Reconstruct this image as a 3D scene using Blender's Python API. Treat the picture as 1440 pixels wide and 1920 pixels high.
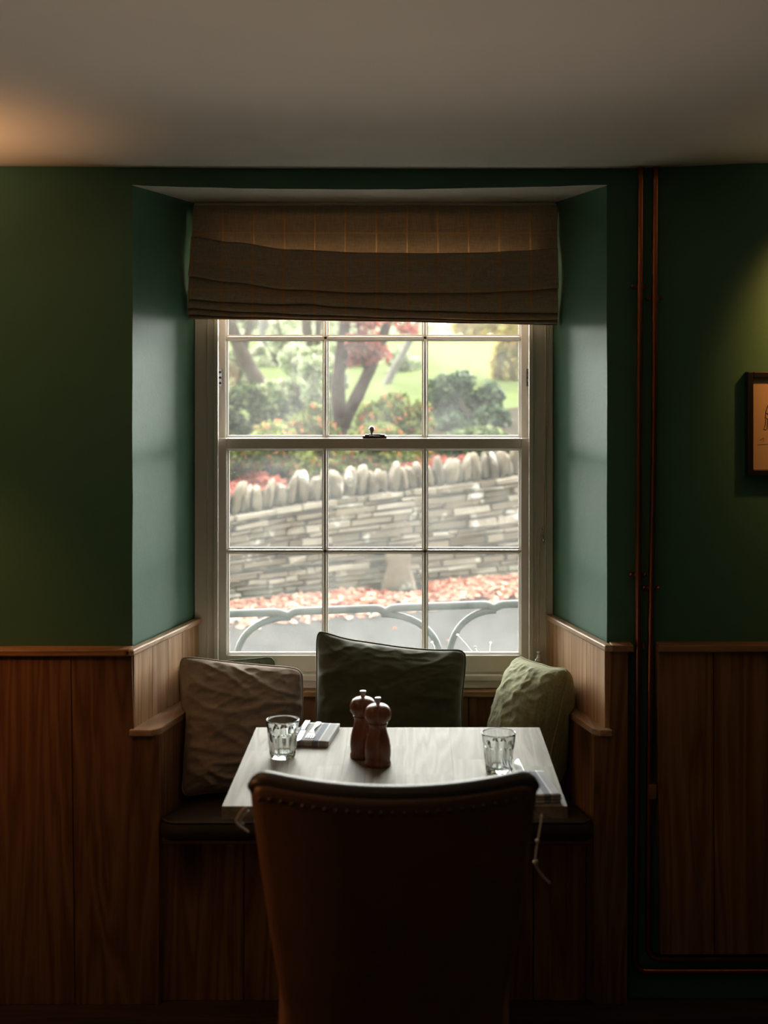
import bpy, bmesh, math, random
from mathutils import Vector, Matrix, noise

for o in list(bpy.data.objects):
    bpy.data.objects.remove(o)
SC = bpy.context.scene
COL = SC.collection
R = math.radians
PI = math.pi

# ------------------------------------------------------------------ camera, world, light
F = 2500.0                    # focal length in pixels of the 1440x1920 frame
VX, VY, CZ = 750.0, 685.0, 1.66   # where the level line of sight meets the picture, eye height
cam_d = bpy.data.cameras.new('camera')
cam = bpy.data.objects.new('camera', cam_d)
COL.objects.link(cam)
cam.location = (0, 0, CZ)
cam.rotation_euler = (R(90), 0, 0)
cam_d.sensor_fit = 'AUTO'
cam_d.sensor_width = 36.0
cam_d.lens = F / 1920 * 36.0
cam_d.shift_x = (720 - VX) / 1920
cam_d.shift_y = -(960 - VY) / 1920
cam_d.dof.use_dof = True
cam_d.dof.focus_distance = 3.80
cam_d.dof.aperture_fstop = 3.0
cam_d.clip_start = 0.05
SC.camera = cam

SC.view_settings.view_transform = 'Standard'
SC.view_settings.look = 'None'
SC.view_settings.exposure = 0.42
SC.view_settings.gamma = 1.0
SC.view_settings.use_curve_mapping = False

wd = bpy.data.worlds.new('overcast_sky')
SC.world = wd
wd.use_nodes = True
nt = wd.node_tree
nt.nodes.clear()
wo = nt.nodes.new('ShaderNodeOutputWorld')
bg = nt.nodes.new('ShaderNodeBackground')
tc = nt.nodes.new('ShaderNodeTexCoord')
# overcast sky: thin bright cloud over the garden half, duller over the house
nrm = nt.nodes.new('ShaderNodeVectorMath')
nrm.operation = 'NORMALIZE'
sep = nt.nodes.new('ShaderNodeSeparateXYZ')
nt.links.new(tc.outputs['Generated'], nrm.inputs[0])
nt.links.new(nrm.outputs[0], sep.inputs[0])
ma = nt.nodes.new('ShaderNodeMapRange')
ma.interpolation_type = 'SMOOTHSTEP'
nt.links.new(sep.outputs['Y'], ma.inputs['Value'])
ma.inputs['From Min'].default_value = -0.15
ma.inputs['From Max'].default_value = 0.45
ma.inputs['To Min'].default_value = 3.2      # over the house
ma.inputs['To Max'].default_value = 19.0     # over the garden
bg.inputs['Color'].default_value = (1.0, 0.985, 0.93, 1)
nt.links.new(ma.outputs[0], bg.inputs['Strength'])
nt.links.new(bg.outputs[0], wo.inputs['Surface'])


def light(name, kind, loc, power, col, size=0.05, rot=(0, 0, 0), spot=None):
    d = bpy.data.lights.new(name, kind)
    d.energy = power
    d.color = col
    if kind in ('POINT', 'SPOT'):
        d.shadow_soft_size = size
    if kind == 'SPOT':
        d.spot_size, d.spot_blend = spot
    o = bpy.data.objects.new(name, d)
    o.location = loc
    o.rotation_euler = rot
    COL.objects.link(o)
    return o


# shaded wall lamp left of the frame (throws light up and down), lamp above the picture on the right, dim lamp at the back (all three unseen and assumed), plus added chair and ceiling fills
light('assumed_wall_lamp_up', 'SPOT', (-1.50, 2.86, 1.52), 38.0, (1.0, 0.54, 0.26), 0.05, (R(180), 0, 0), (R(120), 0.8))  # assumed uplight out of view, read from the orange ceiling glow
light('assumed_wall_lamp_down', 'SPOT', (-1.42, 2.75, 1.62), 6.5, (1.0, 0.36, 0.10), 0.05, (R(50), 0, R(-16)), (R(54), 1.0))  # assumed downward half, aimed so the lower boards stay dark
light('assumed_picture_lamp', 'SPOT', (1.22, 3.14, 2.05), 22.0, (1.0, 0.42, 0.11), 0.03, (R(55), R(-6), 0), (R(92), 1.0))  # lamp out of view, assumed from the warm glow on the wall
light('ceiling_fill_light', 'SPOT', (-0.2, 1.75, 0.62), 15.0, (1.0, 0.84, 0.68), 0.15, (R(180), 0, 0), (R(100), 0.9))  # added fill below the view, no lamp there; lifts the ceiling
light('right_ceiling_fill', 'SPOT', (1.62, 2.86, 1.50), 9.0, (1.0, 0.72, 0.48), 0.05, (R(180), 0, 0), (R(120), 0.8))  # unseen uplight, added to brighten the ceiling near the window wall
light('added_chair_rim_light', 'SPOT', (-1.95, 2.56, 1.15), 15.0, (1.0, 0.45, 0.17), 0.08, (0, R(-74), R(-7)), (R(42), 1.0))  # no lamp seen here; narrow spot added for the orange rim on the chair
light('assumed_back_lamp', 'POINT', (-1.2, -1.2, 1.6), 1.6, (1.0, 0.62, 0.36), 0.10)  # unseen lamp assumed behind the camera for the dim warm light
# portal: guides sampling of the sky through the window opening
pd = bpy.data.lights.new('window_portal', 'AREA')
pd.shape = 'RECTANGLE'
pd.size, pd.size_y = 1.1, 1.5
pd.cycles.is_portal = True
po = bpy.data.objects.new('window_portal', pd)
po.location = (-0.08, 4.12, 1.42)
po.rotation_euler = (R(-90), 0, 0)
COL.objects.link(po)
try:
    SC.cycles.use_denoising = True
    SC.cycles.max_bounces = 14
    SC.cycles.diffuse_bounces = 6
    SC.cycles.glossy_bounces = 5
    SC.cycles.transmission_bounces = 12
    SC.cycles.transparent_max_bounces = 16
    SC.cycles.sample_clamp_indirect = 4.0
except Exception:
    pass


# ------------------------------------------------------------------ helpers
def P(px, py, Y):
    return Vector(((px - VX) * Y / F, Y, CZ - (py - VY) * Y / F))


def X(px, Y):
    return (px - VX) * Y / F


def Z(py, Y):
    return CZ - (py - VY) * Y / F


def new_bm():
    bm = bmesh.new()
    bm.faces.layers.float.new('rnd')
    return bm


def setr(bm, faces, r):
    L = bm.faces.layers.float['rnd']
    for f in faces:
        f[L] = r


def add_box(bm, x0, x1, y0, y1, z0, z1, rnd=0.0):
    vs = [bm.verts.new(p) for p in ((x0, y0, z0), (x1, y0, z0), (x1, y1, z0), (x0, y1, z0),
                                    (x0, y0, z1), (x1, y0, z1), (x1, y1, z1), (x0, y1, z1))]
    fs = [bm.faces.new([vs[i] for i in q]) for q in
          ((0, 3, 2, 1), (4, 5, 6, 7), (0, 1, 5, 4), (1, 2, 6, 5), (2, 3, 7, 6), (3, 0, 4, 7))]
    setr(bm, fs, rnd)
    return fs


def add_prism(bm, poly, axis, a, b, rnd=0.0):
    """polygon in the plane across `axis`, extruded from a to b. axis 'z': (x,y); 'y': (x,z); 'x': (y,z)"""
    def mk(p, t):
        if axis == 'z':
            return (p[0], p[1], t)
        if axis == 'y':
            return (p[0], t, p[1])
        return (t, p[0], p[1])
    A = [bm.verts.new(mk(p, a)) for p in poly]
    B = [bm.verts.new(mk(p, b)) for p in poly]
    n = len(poly)
    fs = [bm.faces.new(A), bm.faces.new(B[::-1])]
    for i in range(n):
        fs.append(bm.faces.new([A[i], B[i], B[(i + 1) % n], A[(i + 1) % n]]))
    bmesh.ops.recalc_face_normals(bm, faces=fs)
    setr(bm, fs, rnd)
    return fs


def add_tube(bm, pts, rad, seg=10, caps=True, rnd=0.0, closed=False):
    pts = [Vector(p) for p in pts]
    n = len(pts)
    rads = rad if isinstance(rad, (list, tuple)) else [rad] * n
    T = []
    for i in range(n):
        if closed:
            t = pts[(i + 1) % n] - pts[i - 1]
        else:
            t = pts[min(i + 1, n - 1)] - pts[max(i - 1, 0)]
        T.append(t.normalized() if t.length > 1e-9 else Vector((0, 0, 1)))
    up = Vector((0, 0, 1)) if abs(T[0].z) < 0.9 else Vector((1, 0, 0))
    u = T[0].cross(up).normalized()
    rings = []
    for i in range(n):
        u = (u - T[i] * u.dot(T[i]))
        u = u.normalized() if u.length > 1e-6 else T[i].orthogonal().normalized()
        v = T[i].cross(u)
        rings.append([bm.verts.new(pts[i] + (u * math.cos(2 * PI * k / seg) + v * math.sin(2 * PI * k / seg)) * rads[i])
                      for k in range(seg)])
    fs = []
    m = n if closed else n - 1
    for i in range(m):
        a, b = rings[i], rings[(i + 1) % n]
        for k in range(seg):
            fs.append(bm.faces.new([a[k], a[(k + 1) % seg], b[(k + 1) % seg], b[k]]))
    if caps and not closed:
        fs.append(bm.faces.new(rings[0][::-1]))
        fs.append(bm.faces.new(rings[-1]))
    setr(bm, fs, rnd)
    return fs


def add_lathe(bm, prof, seg=32, cx=0, cy=0, cz=0, rfun=None):
    rings = []
    for (r, z) in prof:
        if r < 1e-6:
            rings.append([bm.verts.new((cx, cy, cz + z))])
        else:
            ring = []
            for k in range(seg):
                a = 2 * PI * k / seg
                rr = rfun(a, z, r) if rfun else r
                ring.append(bm.verts.new((cx + rr * math.cos(a), cy + rr * math.sin(a), cz + z)))
            rings.append(ring)
    fs = []
    for a, b in zip(rings[:-1], rings[1:]):
        for k in range(seg):
            k2 = (k + 1) % seg
            if len(a) == 1 and len(b) == 1:
                continue
            if len(a) == 1:
                fs.append(bm.faces.new([a[0], b[k2], b[k]]))
            elif len(b) == 1:
                fs.append(bm.faces.new([a[k], a[k2], b[0]]))
            else:
                fs.append(bm.faces.new([a[k], a[k2], b[k2], b[k]]))
    bmesh.ops.recalc_face_normals(bm, faces=fs)
    return fs


def add_grid(bm, nu, nv, fn, rnd=0.0, closed_u=False):
    V = [[bm.verts.new(fn(i / nu, j / nv)) for j in range(nv + 1)] for i in range(nu if closed_u else nu + 1)]
    fs = []
    for i in range(nu):
        i2 = (i + 1) % len(V)
        for j in range(nv):
            fs.append(bm.faces.new([V[i][j], V[i2][j], V[i2][j + 1], V[i][j + 1]]))
    setr(bm, fs, rnd)
    return V, fs


def world_of(o):
    v = Vector((0, 0, 0))
    while o is not None:
        v += o.location
        o = o.parent
    return v


def obj(name, bm, mat, parent=None, smooth=False, local=False, bevel=0.0, seg=2, mats=None, angle=35):
    """one mesh object; vertices are given in world space unless local=True"""
    me = bpy.data.meshes.new(name)
    if parent is not None and not local:
        bmesh.ops.translate(bm, verts=bm.verts, vec=-world_of(parent))
    bm.to_mesh(me)
    bm.free()
    o = bpy.data.objects.new(name, me)
    COL.objects.link(o)
    if mats:
        for m in mats:
            me.materials.append(m)
    else:
        me.materials.append(mat)
    if smooth:
        for p in me.polygons:
            p.use_smooth = True
    if parent is not None:
        o.parent = parent
    if bevel:
        b = o.modifiers.new('bevel', 'BEVEL')
        b.width = bevel
        b.segments = seg
        b.limit_method = 'ANGLE'
        b.angle_limit = R(angle)
        b.harden_normals = False
    return o


def recenter(o, loc):
    """move a top-level mesh's origin to loc without moving its shape"""
    v = Vector(loc)
    o.data.transform(Matrix.Translation(-v))
    o.location = v
    return o


def tag(o, label, cat, group=None, kind=None):
    o['label'] = label
    o['category'] = cat
    if group:
        o['group'] = group
    if kind:
        o['kind'] = kind
    return o


def thing(name, label, cat, loc=(0, 0, 0), rot=(0, 0, 0), group=None, kind=None):
    o = bpy.data.objects.new(name, None)
    COL.objects.link(o)
    o.location = loc
    o.rotation_euler = rot
    o.empty_display_size = 0.05
    return tag(o, label, cat, group, kind)


def dup(root, loc, rot, label):
    r = root.copy()
    COL.objects.link(r)
    r.location = loc
    r.rotation_euler = rot
    r['label'] = label
    for ch in list(root.children):
        c = ch.copy()
        COL.objects.link(c)
        c.parent = r
        for g in ch.children:
            d = g.copy()
            COL.objects.link(d)
            d.parent = c
    return r


def struct(name, bm, mat, label, cat, **kw):
    o = obj(name, bm, mat, **kw)
    return tag(o, label, cat, kind='structure')


# ------------------------------------------------------------------ materials
class MT:
    def __init__(self, name):
        self.m = bpy.data.materials.new(name)
        self.m.use_nodes = True
        self.t = self.m.node_tree
        self.t.nodes.clear()
        self.out = self.n('ShaderNodeOutputMaterial')

    def n(self, t, **kw):
        nd = self.t.nodes.new(t)
        for k, v in kw.items():
            setattr(nd, k, v)
        return nd

    def l(self, a, b):
        self.t.links.new(a, b)

    def val(self, sock, v):
        if hasattr(v, 'is_linked') or hasattr(v, 'links'):
            self.l(v, sock)
        else:
            sock.default_value = v

    def coord(self, scale=(1, 1, 1), kind='Object', offset=None):
        tcn = self.n('ShaderNodeTexCoord')
        mp = self.n('ShaderNodeMapping')
        mp.inputs['Scale'].default_value = scale
        src = tcn.outputs[kind]
        if offset is not None:
            ad = self.n('ShaderNodeVectorMath', operation='ADD')
            self.l(src, ad.inputs[0])
            self.l(offset, ad.inputs[1])
            src = ad.outputs[0]
        self.l(src, mp.inputs['Vector'])
        return mp.outputs[0]

    def noise(self, vec, scale=5, detail=4, rough=0.55, dist=0.0):
        nd = self.n('ShaderNodeTexNoise')
        nd.inputs['Scale'].default_value = scale
        nd.inputs['Detail'].default_value = detail
        nd.inputs['Roughness'].default_value = rough
        nd.inputs['Distortion'].default_value = dist
        self.l(vec, nd.inputs['Vector'])
        return nd.outputs['Fac']

    def ramp(self, fac, stops):
        nd = self.n('ShaderNodeValToRGB')
        cr = nd.color_ramp
        while len(cr.elements) < len(stops):
            cr.elements.new(0.5)
        for e, (p, c) in zip(cr.elements, stops):
            e.position = p
            e.color = (*c, 1) if len(c) == 3 else c
        self.l(fac, nd.inputs[0])
        return nd.outputs[0]

    def math(self, op, a, b=0.0, c=None):
        nd = self.n('ShaderNodeMath', operation=op)
        self.val(nd.inputs[0], a)
        self.val(nd.inputs[1], b)
        if c is not None:
            self.val(nd.inputs[2], c)
        return nd.outputs[0]

    def mix(self, fac, a, b, blend='MIX'):
        nd = self.n('ShaderNodeMix', data_type='RGBA', blend_type=blend)
        self.val(nd.inputs[0], fac)
        self.val(nd.inputs[6], a if not isinstance(a, tuple) else (*a, 1))
        self.val(nd.inputs[7], b if not isinstance(b, tuple) else (*b, 1))
        return nd.outputs[2]

    def attr(self, name='rnd'):
        nd = self.n('ShaderNodeAttribute')
        nd.attribute_name = name
        return nd.outputs['Fac']

    def bump(self, h, strength=0.2, dist=0.002):
        nd = self.n('ShaderNodeBump')
        nd.inputs['Strength'].default_value = strength
        nd.inputs['Distance'].default_value = dist
        self.l(h, nd.inputs['Height'])
        return nd.outputs[0]

    def pbr(self, col, rough=0.5, metal=0.0, normal=None, spec=None, sheen=None, coat=None):
        b = self.n('ShaderNodeBsdfPrincipled')
        self.val(b.inputs['Base Color'], (*col, 1) if isinstance(col, tuple) else col)
        self.val(b.inputs['Roughness'], rough)
        b.inputs['Metallic'].default_value = metal
        if spec is not None:
            b.inputs['Specular IOR Level'].default_value = spec
        if sheen is not None:
            b.inputs['Sheen Weight'].default_value = sheen
            b.inputs['Sheen Roughness'].default_value = 0.5
        if coat is not None:
            b.inputs['Coat Weight'].default_value = coat
        if normal is not None:
            self.l(normal, b.inputs['Normal'])
        return b.outputs[0]

    def done(self, sh):
        self.l(sh, self.out.inputs['Surface'])
        return self.m


def m_plaster(name, col, var=0.12, rough=0.75, bump=0.25, spec=0.3):
    t = MT(name)
    v = t.coord()
    a = t.noise(v, 2.2, 5, 0.6)
    c = t.mix(t.math('MULTIPLY', a, 1.0), tuple(x * (1 - var) for x in col), tuple(min(1, x * (1 + var)) for x in col))
    h = t.math('ADD', t.math('MULTIPLY', t.noise(v, 9, 4), 1.0), t.math('MULTIPLY', t.noise(v, 140, 3), 0.18))
    return t.done(t.pbr(c, rough, normal=t.bump(h, bump, 0.006), spec=spec))


def m_wood(name, dark, light_, axis='z', grain=1.0, rough=0.55, knots=True, rvar=0.25, spec=0.4, coat=None):
    t = MT(name)
    r = t.attr()
    comb = t.n('ShaderNodeCombineXYZ')
    t.l(t.math('MULTIPLY', r, 7.31), comb.inputs[0])
    t.l(t.math('MULTIPLY', r, 3.17), comb.inputs[1])
    t.l(t.math('MULTIPLY', r, 5.77), comb.inputs[2])
    s = {'z': (1, 1, 0.07), 'x': (0.07, 1, 1), 'y': (1, 0.07, 1)}[axis]
    v = t.coord(s, offset=comb.outputs[0])
    n1 = t.noise(v, 9 * grain, 3, 0.5, 0.4)
    rings = t.math('FRACT', t.math('MULTIPLY', n1, 9.0))
    rings = t.math('ABSOLUTE', t.math('SUBTRACT', t.math('MULTIPLY', rings, 2.0), 1.0))
    fine = t.noise(v, 160 * grain, 3, 0.6)
    g = t.math('ADD', t.math('MULTIPLY', rings, 0.55), t.math('MULTIPLY', fine, 0.45))
    c = t.ramp(g, [(0.15, dark), (0.5, tuple((a + b) / 2 for a, b in zip(dark, light_))), (0.85, light_)])
    if knots:
        ks = {'z': (1, 1, 0.45), 'x': (0.45, 1, 1), 'y': (1, 0.45, 1)}[axis]
        kv = t.coord(ks, offset=comb.outputs[0])
        vo = t.n('ShaderNodeTexVoronoi')
        vo.inputs['Scale'].default_value = 4.2
        t.l(kv, vo.inputs['Vector'])
        kf = t.ramp(vo.outputs['Distance'], [(0.07, (1, 1, 1)), (0.25, (0, 0, 0))])
        c = t.mix(t.math('MULTIPLY', kf, 0.9), c, tuple(x * 0.22 for x in dark))
    big = t.noise(t.coord((1, 1, 1), offset=comb.outputs[0]), 3.0, 3)
    c = t.mix(t.math('MULTIPLY', big, 0.35), c, tuple(x * 0.6 for x in dark))
    hv = t.n('ShaderNodeHueSaturation')
    t.l(c, hv.inputs['Color'])
    t.l(t.math('ADD', t.math('MULTIPLY', t.math('FRACT', t.math('MULTIPLY', r, 13.7)), rvar), 1.0 - rvar / 2), hv.inputs['Value'])
    return t.done(t.pbr(hv.outputs[0], rough, normal=t.bump(g, 0.25, 0.0015), spec=spec, coat=coat))


def m_simple(name, col, rough=0.5, metal=0.0, var=0.1, scale=30, bump=0.1, spec=None, sheen=None, bd=0.001):
    t = MT(name)
    v = t.coord()
    a = t.noise(v, scale, 4)
    c = t.mix(a, tuple(x * (1 - var) for x in col), tuple(min(1, x * (1 + var)) for x in col))
    return t.done(t.pbr(c, rough, metal, t.bump(a, bump, bd), spec, sheen))


def m_fabric(name, col, col2, weave=900, slub=0.5, rough=0.9, sheen=0.15, bump=0.35):
    t = MT(name)
    v = t.coord((1, 1, 1))
    vx = t.coord((0.06, 1, 1))
    vz = t.coord((1, 1, 0.06))
    a = t.noise(vx, weave * 0.35, 2)
    b = t.noise(vz, weave * 0.35, 2)
    w = t.math('ADD', t.math('MULTIPLY', a, 0.5), t.math('MULTIPLY', b, 0.5))
    f = t.ramp(w, [(0.5 - 0.22, (0, 0, 0)), (0.5 + 0.22, (1, 1, 1))])
    big = t.noise(v, 8, 4)
    fac = t.math('ADD', t.math('MULTIPLY', f, slub), t.math('MULTIPLY', big, 1 - slub))
    c = t.mix(fac, col, col2)
    return t.done(t.pbr(c, rough, normal=t.bump(w, bump, 0.001), spec=0.2, sheen=sheen))


LEAF_K = {'fallen_red_leaves': 0.62, 'red_maple_leaves': 0.42, 'pale_green_leaves': 0.5, 'far_tree_leaves': 0.5, 'golden_autumn_leaves': 0.42, 'mid_green_leaves': 0.52, 'laurel_leaves': 0.45, 'holly_leaves': 0.40}


def m_leaf(name, stops, trans=0.35, rough=0.55):
    t = MT(name)
    k_ = LEAF_K.get(name, 0.33)
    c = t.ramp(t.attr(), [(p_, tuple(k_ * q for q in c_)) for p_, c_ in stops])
    b = t.pbr(c, rough, spec=0.12)
    tr = t.n('ShaderNodeBsdfTranslucent')
    t.l(c, tr.inputs['Color'])
    mx = t.n('ShaderNodeMixShader')
    mx.inputs[0].default_value = trans
    t.l(b, mx.inputs[1])
    t.l(tr.outputs[0], mx.inputs[2])
    return t.done(mx.outputs[0])


M = {}
M['green'] = m_plaster('green_wall_paint', (0.064, 0.180, 0.112), 0.06, 0.54, 0.22, 0.45)
M['cream'] = m_plaster('cream_ceiling_paint', (0.62, 0.57, 0.50), 0.06, 0.85, 0.35, 0.2)
M['dark_room'] = m_plaster('dark_back_room_paint', (0.06, 0.05, 0.04), 0.1, 0.8)
M['pine'] = m_wood('pine_boards', (0.19, 0.078, 0.030), (0.42, 0.215, 0.10), 'z', 1.0, 0.55, spec=0.3)
M['pine_lit'] = m_wood('window_lit_pine', (0.48, 0.26, 0.12), (0.80, 0.52, 0.31), 'z', 1.0, 0.5)  # same pine made lighter: window light on the reveals is in the colour
M['pine_x'] = m_wood('pine_rail', (0.28, 0.13, 0.052), (0.52, 0.30, 0.155), 'x', 1.0, 0.45, False)
M['pine_y'] = m_wood('pine_ledge', (0.44, 0.25, 0.125), (0.72, 0.48, 0.30), 'y', 1.0, 0.42, False)  # ledge and reveal-cap pine, lightened too so daylight is in its tone
M['floor'] = m_wood('dark_floor_boards', (0.035, 0.02, 0.012), (0.09, 0.05, 0.03), 'x', 1.0, 0.5)
M['oak'] = m_wood('washed_oak', (0.165, 0.143, 0.115), (0.33, 0.305, 0.26), 'y', 1.3, 0.60, False, 0.22, 0.18)
M['dark_wood'] = m_wood('dark_stained_wood', (0.03, 0.018, 0.012), (0.075, 0.042, 0.026), 'z', 1.0, 0.4, False)
M['mill'] = m_wood('walnut_mill', (0.13, 0.046, 0.022), (0.30, 0.112, 0.055), 'z', 2.2, 0.33, False, 0.2, 0.5)
M['paint'] = m_simple('off_white_gloss_paint', (0.72, 0.67, 0.60), 0.35, 0, 0.06, 14, 0.15, 0.45)
M['steel'] = m_simple('brushed_steel', (0.46, 0.46, 0.47), 0.32, 1.0, 0.05, 60, 0.03)
M['chrome'] = m_simple('chrome', (0.75, 0.75, 0.77), 0.1, 1.0, 0.02, 30, 0.0)
M['brass_old'] = m_simple('dark_bronze', (0.14, 0.11, 0.085), 0.35, 1.0, 0.2, 40, 0.1)
M['copper'] = m_simple('copper_pipe_metal', (0.50, 0.17, 0.085), 0.30, 1.0, 0.25, 9, 0.05)
M['iron'] = m_simple('grey_painted_iron', (0.035, 0.034, 0.034), 0.5, 0.0, 0.3, 40, 0.3, 0.3)
M['black'] = m_simple('black_frame_wood', (0.018, 0.014, 0.012), 0.4, 0, 0.2, 40, 0.1)
M['cord'] = m_simple('cream_cord', (0.55, 0.47, 0.36), 0.85, 0, 0.15, 600, 0.3)
M['leather'] = m_simple('tan_leather', (0.165, 0.075, 0.034), 0.46, 0, 0.28, 16, 0.12, 0.5)
M['leather_dark'] = m_simple('dark_brown_leather', (0.050, 0.032, 0.022), 0.42, 0, 0.2, 22, 0.1, 0.5)
M['seat_leather'] = m_simple('bench_leatherette', (0.045, 0.030, 0.019), 0.40, 0, 0.2, 60, 0.12, 0.5)
M['taupe'] = m_fabric('taupe_linen', (0.25, 0.19, 0.145), (0.45, 0.365, 0.29), 1000, 0.45)
M['velvet'] = m_fabric('dark_green_velvet', (0.055, 0.058, 0.030), (0.115, 0.12, 0.064), 900, 0.3, 0.75, 0.5)
M['olive'] = m_fabric('olive_slub_linen', (0.12, 0.122, 0.052), (0.43, 0.425, 0.22), 420, 0.65, 0.9, 0.2, 0.6)
M['bottle'] = m_fabric('bottle_green_cloth', (0.05, 0.07, 0.042), (0.12, 0.15, 0.09), 900, 0.35)
M['stone'] = None


def mk_stone():
    t = MT('limestone')
    v = t.coord()
    r = t.attr()
    base = t.ramp(r, [(0.0, (0.10, 0.078, 0.055)), (0.35, (0.17, 0.14, 0.102)), (0.7, (0.235, 0.20, 0.15)), (1.0, (0.34, 0.305, 0.25))])
    n = t.noise(v, 9, 5, 0.65)
    c = t.mix(t.math('MULTIPLY', n, 0.6), base, (0.085, 0.068, 0.048))
    li = t.ramp(t.noise(v, 5.0, 4, 0.6), [(0.60, (0, 0, 0)), (0.68, (1, 1, 1))])
    c = t.mix(t.math('MULTIPLY', li, 0.65), c, (0.55, 0.54, 0.51))
    return t.done(t.pbr(c, 0.9, normal=t.bump(n, 0.6, 0.02), spec=0.2))


M['stone'] = mk_stone()
M['road'] = m_simple('asphalt', (0.037, 0.0365, 0.036), 1.0, 0, 0.18, 60, 0.5, 0.02, bd=0.01)
M['soil'] = m_simple('garden_soil', (0.03, 0.023, 0.015), 1.0, 0, 0.4, 6, 0.6, 0.02, bd=0.03)
M['lawn'] = m_simple('lawn_turf', (0.075, 0.095, 0.034), 1.0, 0, 0.30, 2.5, 0.8, 0.02, bd=0.03)
M['sill'] = m_simple('stone_sill', (0.32, 0.31, 0.29), 0.8, 0, 0.15, 30, 0.4)
M['bark'] = m_simple('grey_brown_bark', (0.085, 0.068, 0.056), 0.95, 0, 0.4, 22, 0.8, 0.03, bd=0.02)
M['bark_pale'] = m_simple('pale_bark', (0.17, 0.16, 0.148), 0.95, 0, 0.25, 18, 0.6, 0.03, bd=0.02)
M['bark_dark'] = m_simple('brown_maple_bark', (0.045, 0.028, 0.023), 0.95, 0, 0.35, 22, 0.8, 0.03, bd=0.02)
M['leaf_dark'] = m_leaf('laurel_leaves', [(0.0, (0.045, 0.075, 0.025)), (0.5, (0.13, 0.19, 0.07)), (0.85, (0.32, 0.38, 0.17)), (1.0, (0.60, 0.62, 0.30))])
M['leaf_holly'] = m_leaf('holly_leaves', [(0.0, (0.04, 0.08, 0.03)), (0.6, (0.12, 0.21, 0.085)), (0.9, (0.34, 0.45, 0.25)), (1.0, (0.70, 0.72, 0.55))], 0.2, 0.4)
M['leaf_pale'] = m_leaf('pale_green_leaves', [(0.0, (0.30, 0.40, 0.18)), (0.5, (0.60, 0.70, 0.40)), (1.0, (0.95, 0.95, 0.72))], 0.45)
M['leaf_mid'] = m_leaf('mid_green_leaves', [(0.0, (0.10, 0.14, 0.03)), (0.5, (0.26, 0.31, 0.08)), (0.84, (0.46, 0.46, 0.14)), (0.9, (0.75, 0.22, 0.10)), (1.0, (0.85, 0.30, 0.16))], 0.35)
M['leaf_gold'] = m_leaf('golden_autumn_leaves', [(0.0, (0.55, 0.42, 0.12)), (0.5, (0.85, 0.66, 0.22)), (0.8, (0.70, 0.75, 0.32)), (1.0, (1.0, 0.60, 0.20))], 0.45)
M['leaf_red'] = m_leaf('red_maple_leaves', [(0.0, (0.50, 0.10, 0.075)), (0.5, (0.72, 0.20, 0.155)), (1.0, (0.85, 0.36, 0.28))], 0.45)
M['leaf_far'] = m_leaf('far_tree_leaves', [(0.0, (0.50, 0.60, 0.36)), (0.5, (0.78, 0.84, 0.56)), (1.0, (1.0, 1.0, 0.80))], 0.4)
M['litter'] = m_leaf('fallen_red_leaves', [(0.0, (0.42, 0.13, 0.085)), (0.3, (0.68, 0.26, 0.185)), (0.65, (0.84, 0.44, 0.33)), (1.0, (0.92, 0.68, 0.52))], 0.15, 0.7)
M['sprout'] = m_simple('pale_green_stem', (0.50, 0.58, 0.33), 0.7, 0, 0.15, 60, 0.1)


def mk_pane():
    t = MT('old_window_glass')
    v = t.coord()
    tr = t.n('ShaderNodeBsdfTransparent')
    tr.inputs['Color'].default_value = (0.955, 0.97, 0.965, 1)
    gl = t.n('ShaderNodeBsdfGlossy')
    gl.inputs['Roughness'].default_value = 0.02
    fr = t.n('ShaderNodeFresnel')
    fr.inputs['IOR'].default_value = 1.4
    m1 = t.n('ShaderNodeMixShader')
    t.l(fr.outputs[0], m1.inputs[0])
    t.l(tr.outputs[0], m1.inputs[1])
    t.l(gl.outputs[0], m1.inputs[2])
    # dust film and specks
    du = t.n('ShaderNodeBsdfTranslucent')
    du.inputs['Color'].default_value = (0.9, 0.92, 0.9, 1)
    film = t.ramp(t.noise(v, 5.5, 6, 0.65), [(0.35, (0.008, 0.008, 0.008)), (0.75, (0.030, 0.030, 0.030))])
    sp = t.ramp(t.noise(v, 190, 2, 0.5), [(0.70, (0, 0, 0)), (0.75, (1, 1, 1))])
    patch = t.ramp(t.noise(v, 4.0, 2, 0.5), [(0.42, (0, 0, 0)), (0.65, (1, 1, 1))])
    sp = t.math('MULTIPLY', sp, patch)
    ds = t.math('MINIMUM', t.math('ADD', film, t.math('MULTIPLY', sp, 0.10)), 0.9)
    m2 = t.n('ShaderNodeMixShader')
    t.l(ds, m2.inputs[0])
    t.l(m1.outputs[0], m2.inputs[1])
    t.l(du.outputs[0], m2.inputs[2])
    return t.done(m2.outputs[0])


M['pane'] = mk_pane()


def mk_tumbler():
    t = MT('clear_tumbler_glass')
    g = t.n('ShaderNodeBsdfGlass')
    g.inputs['IOR'].default_value = 1.46
    g.inputs['Roughness'].default_value = 0.0
    g.inputs['Color'].default_value = (0.97, 0.985, 0.98, 1)
    return t.done(g.outputs[0])


M['tumbler'] = mk_tumbler()


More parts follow.
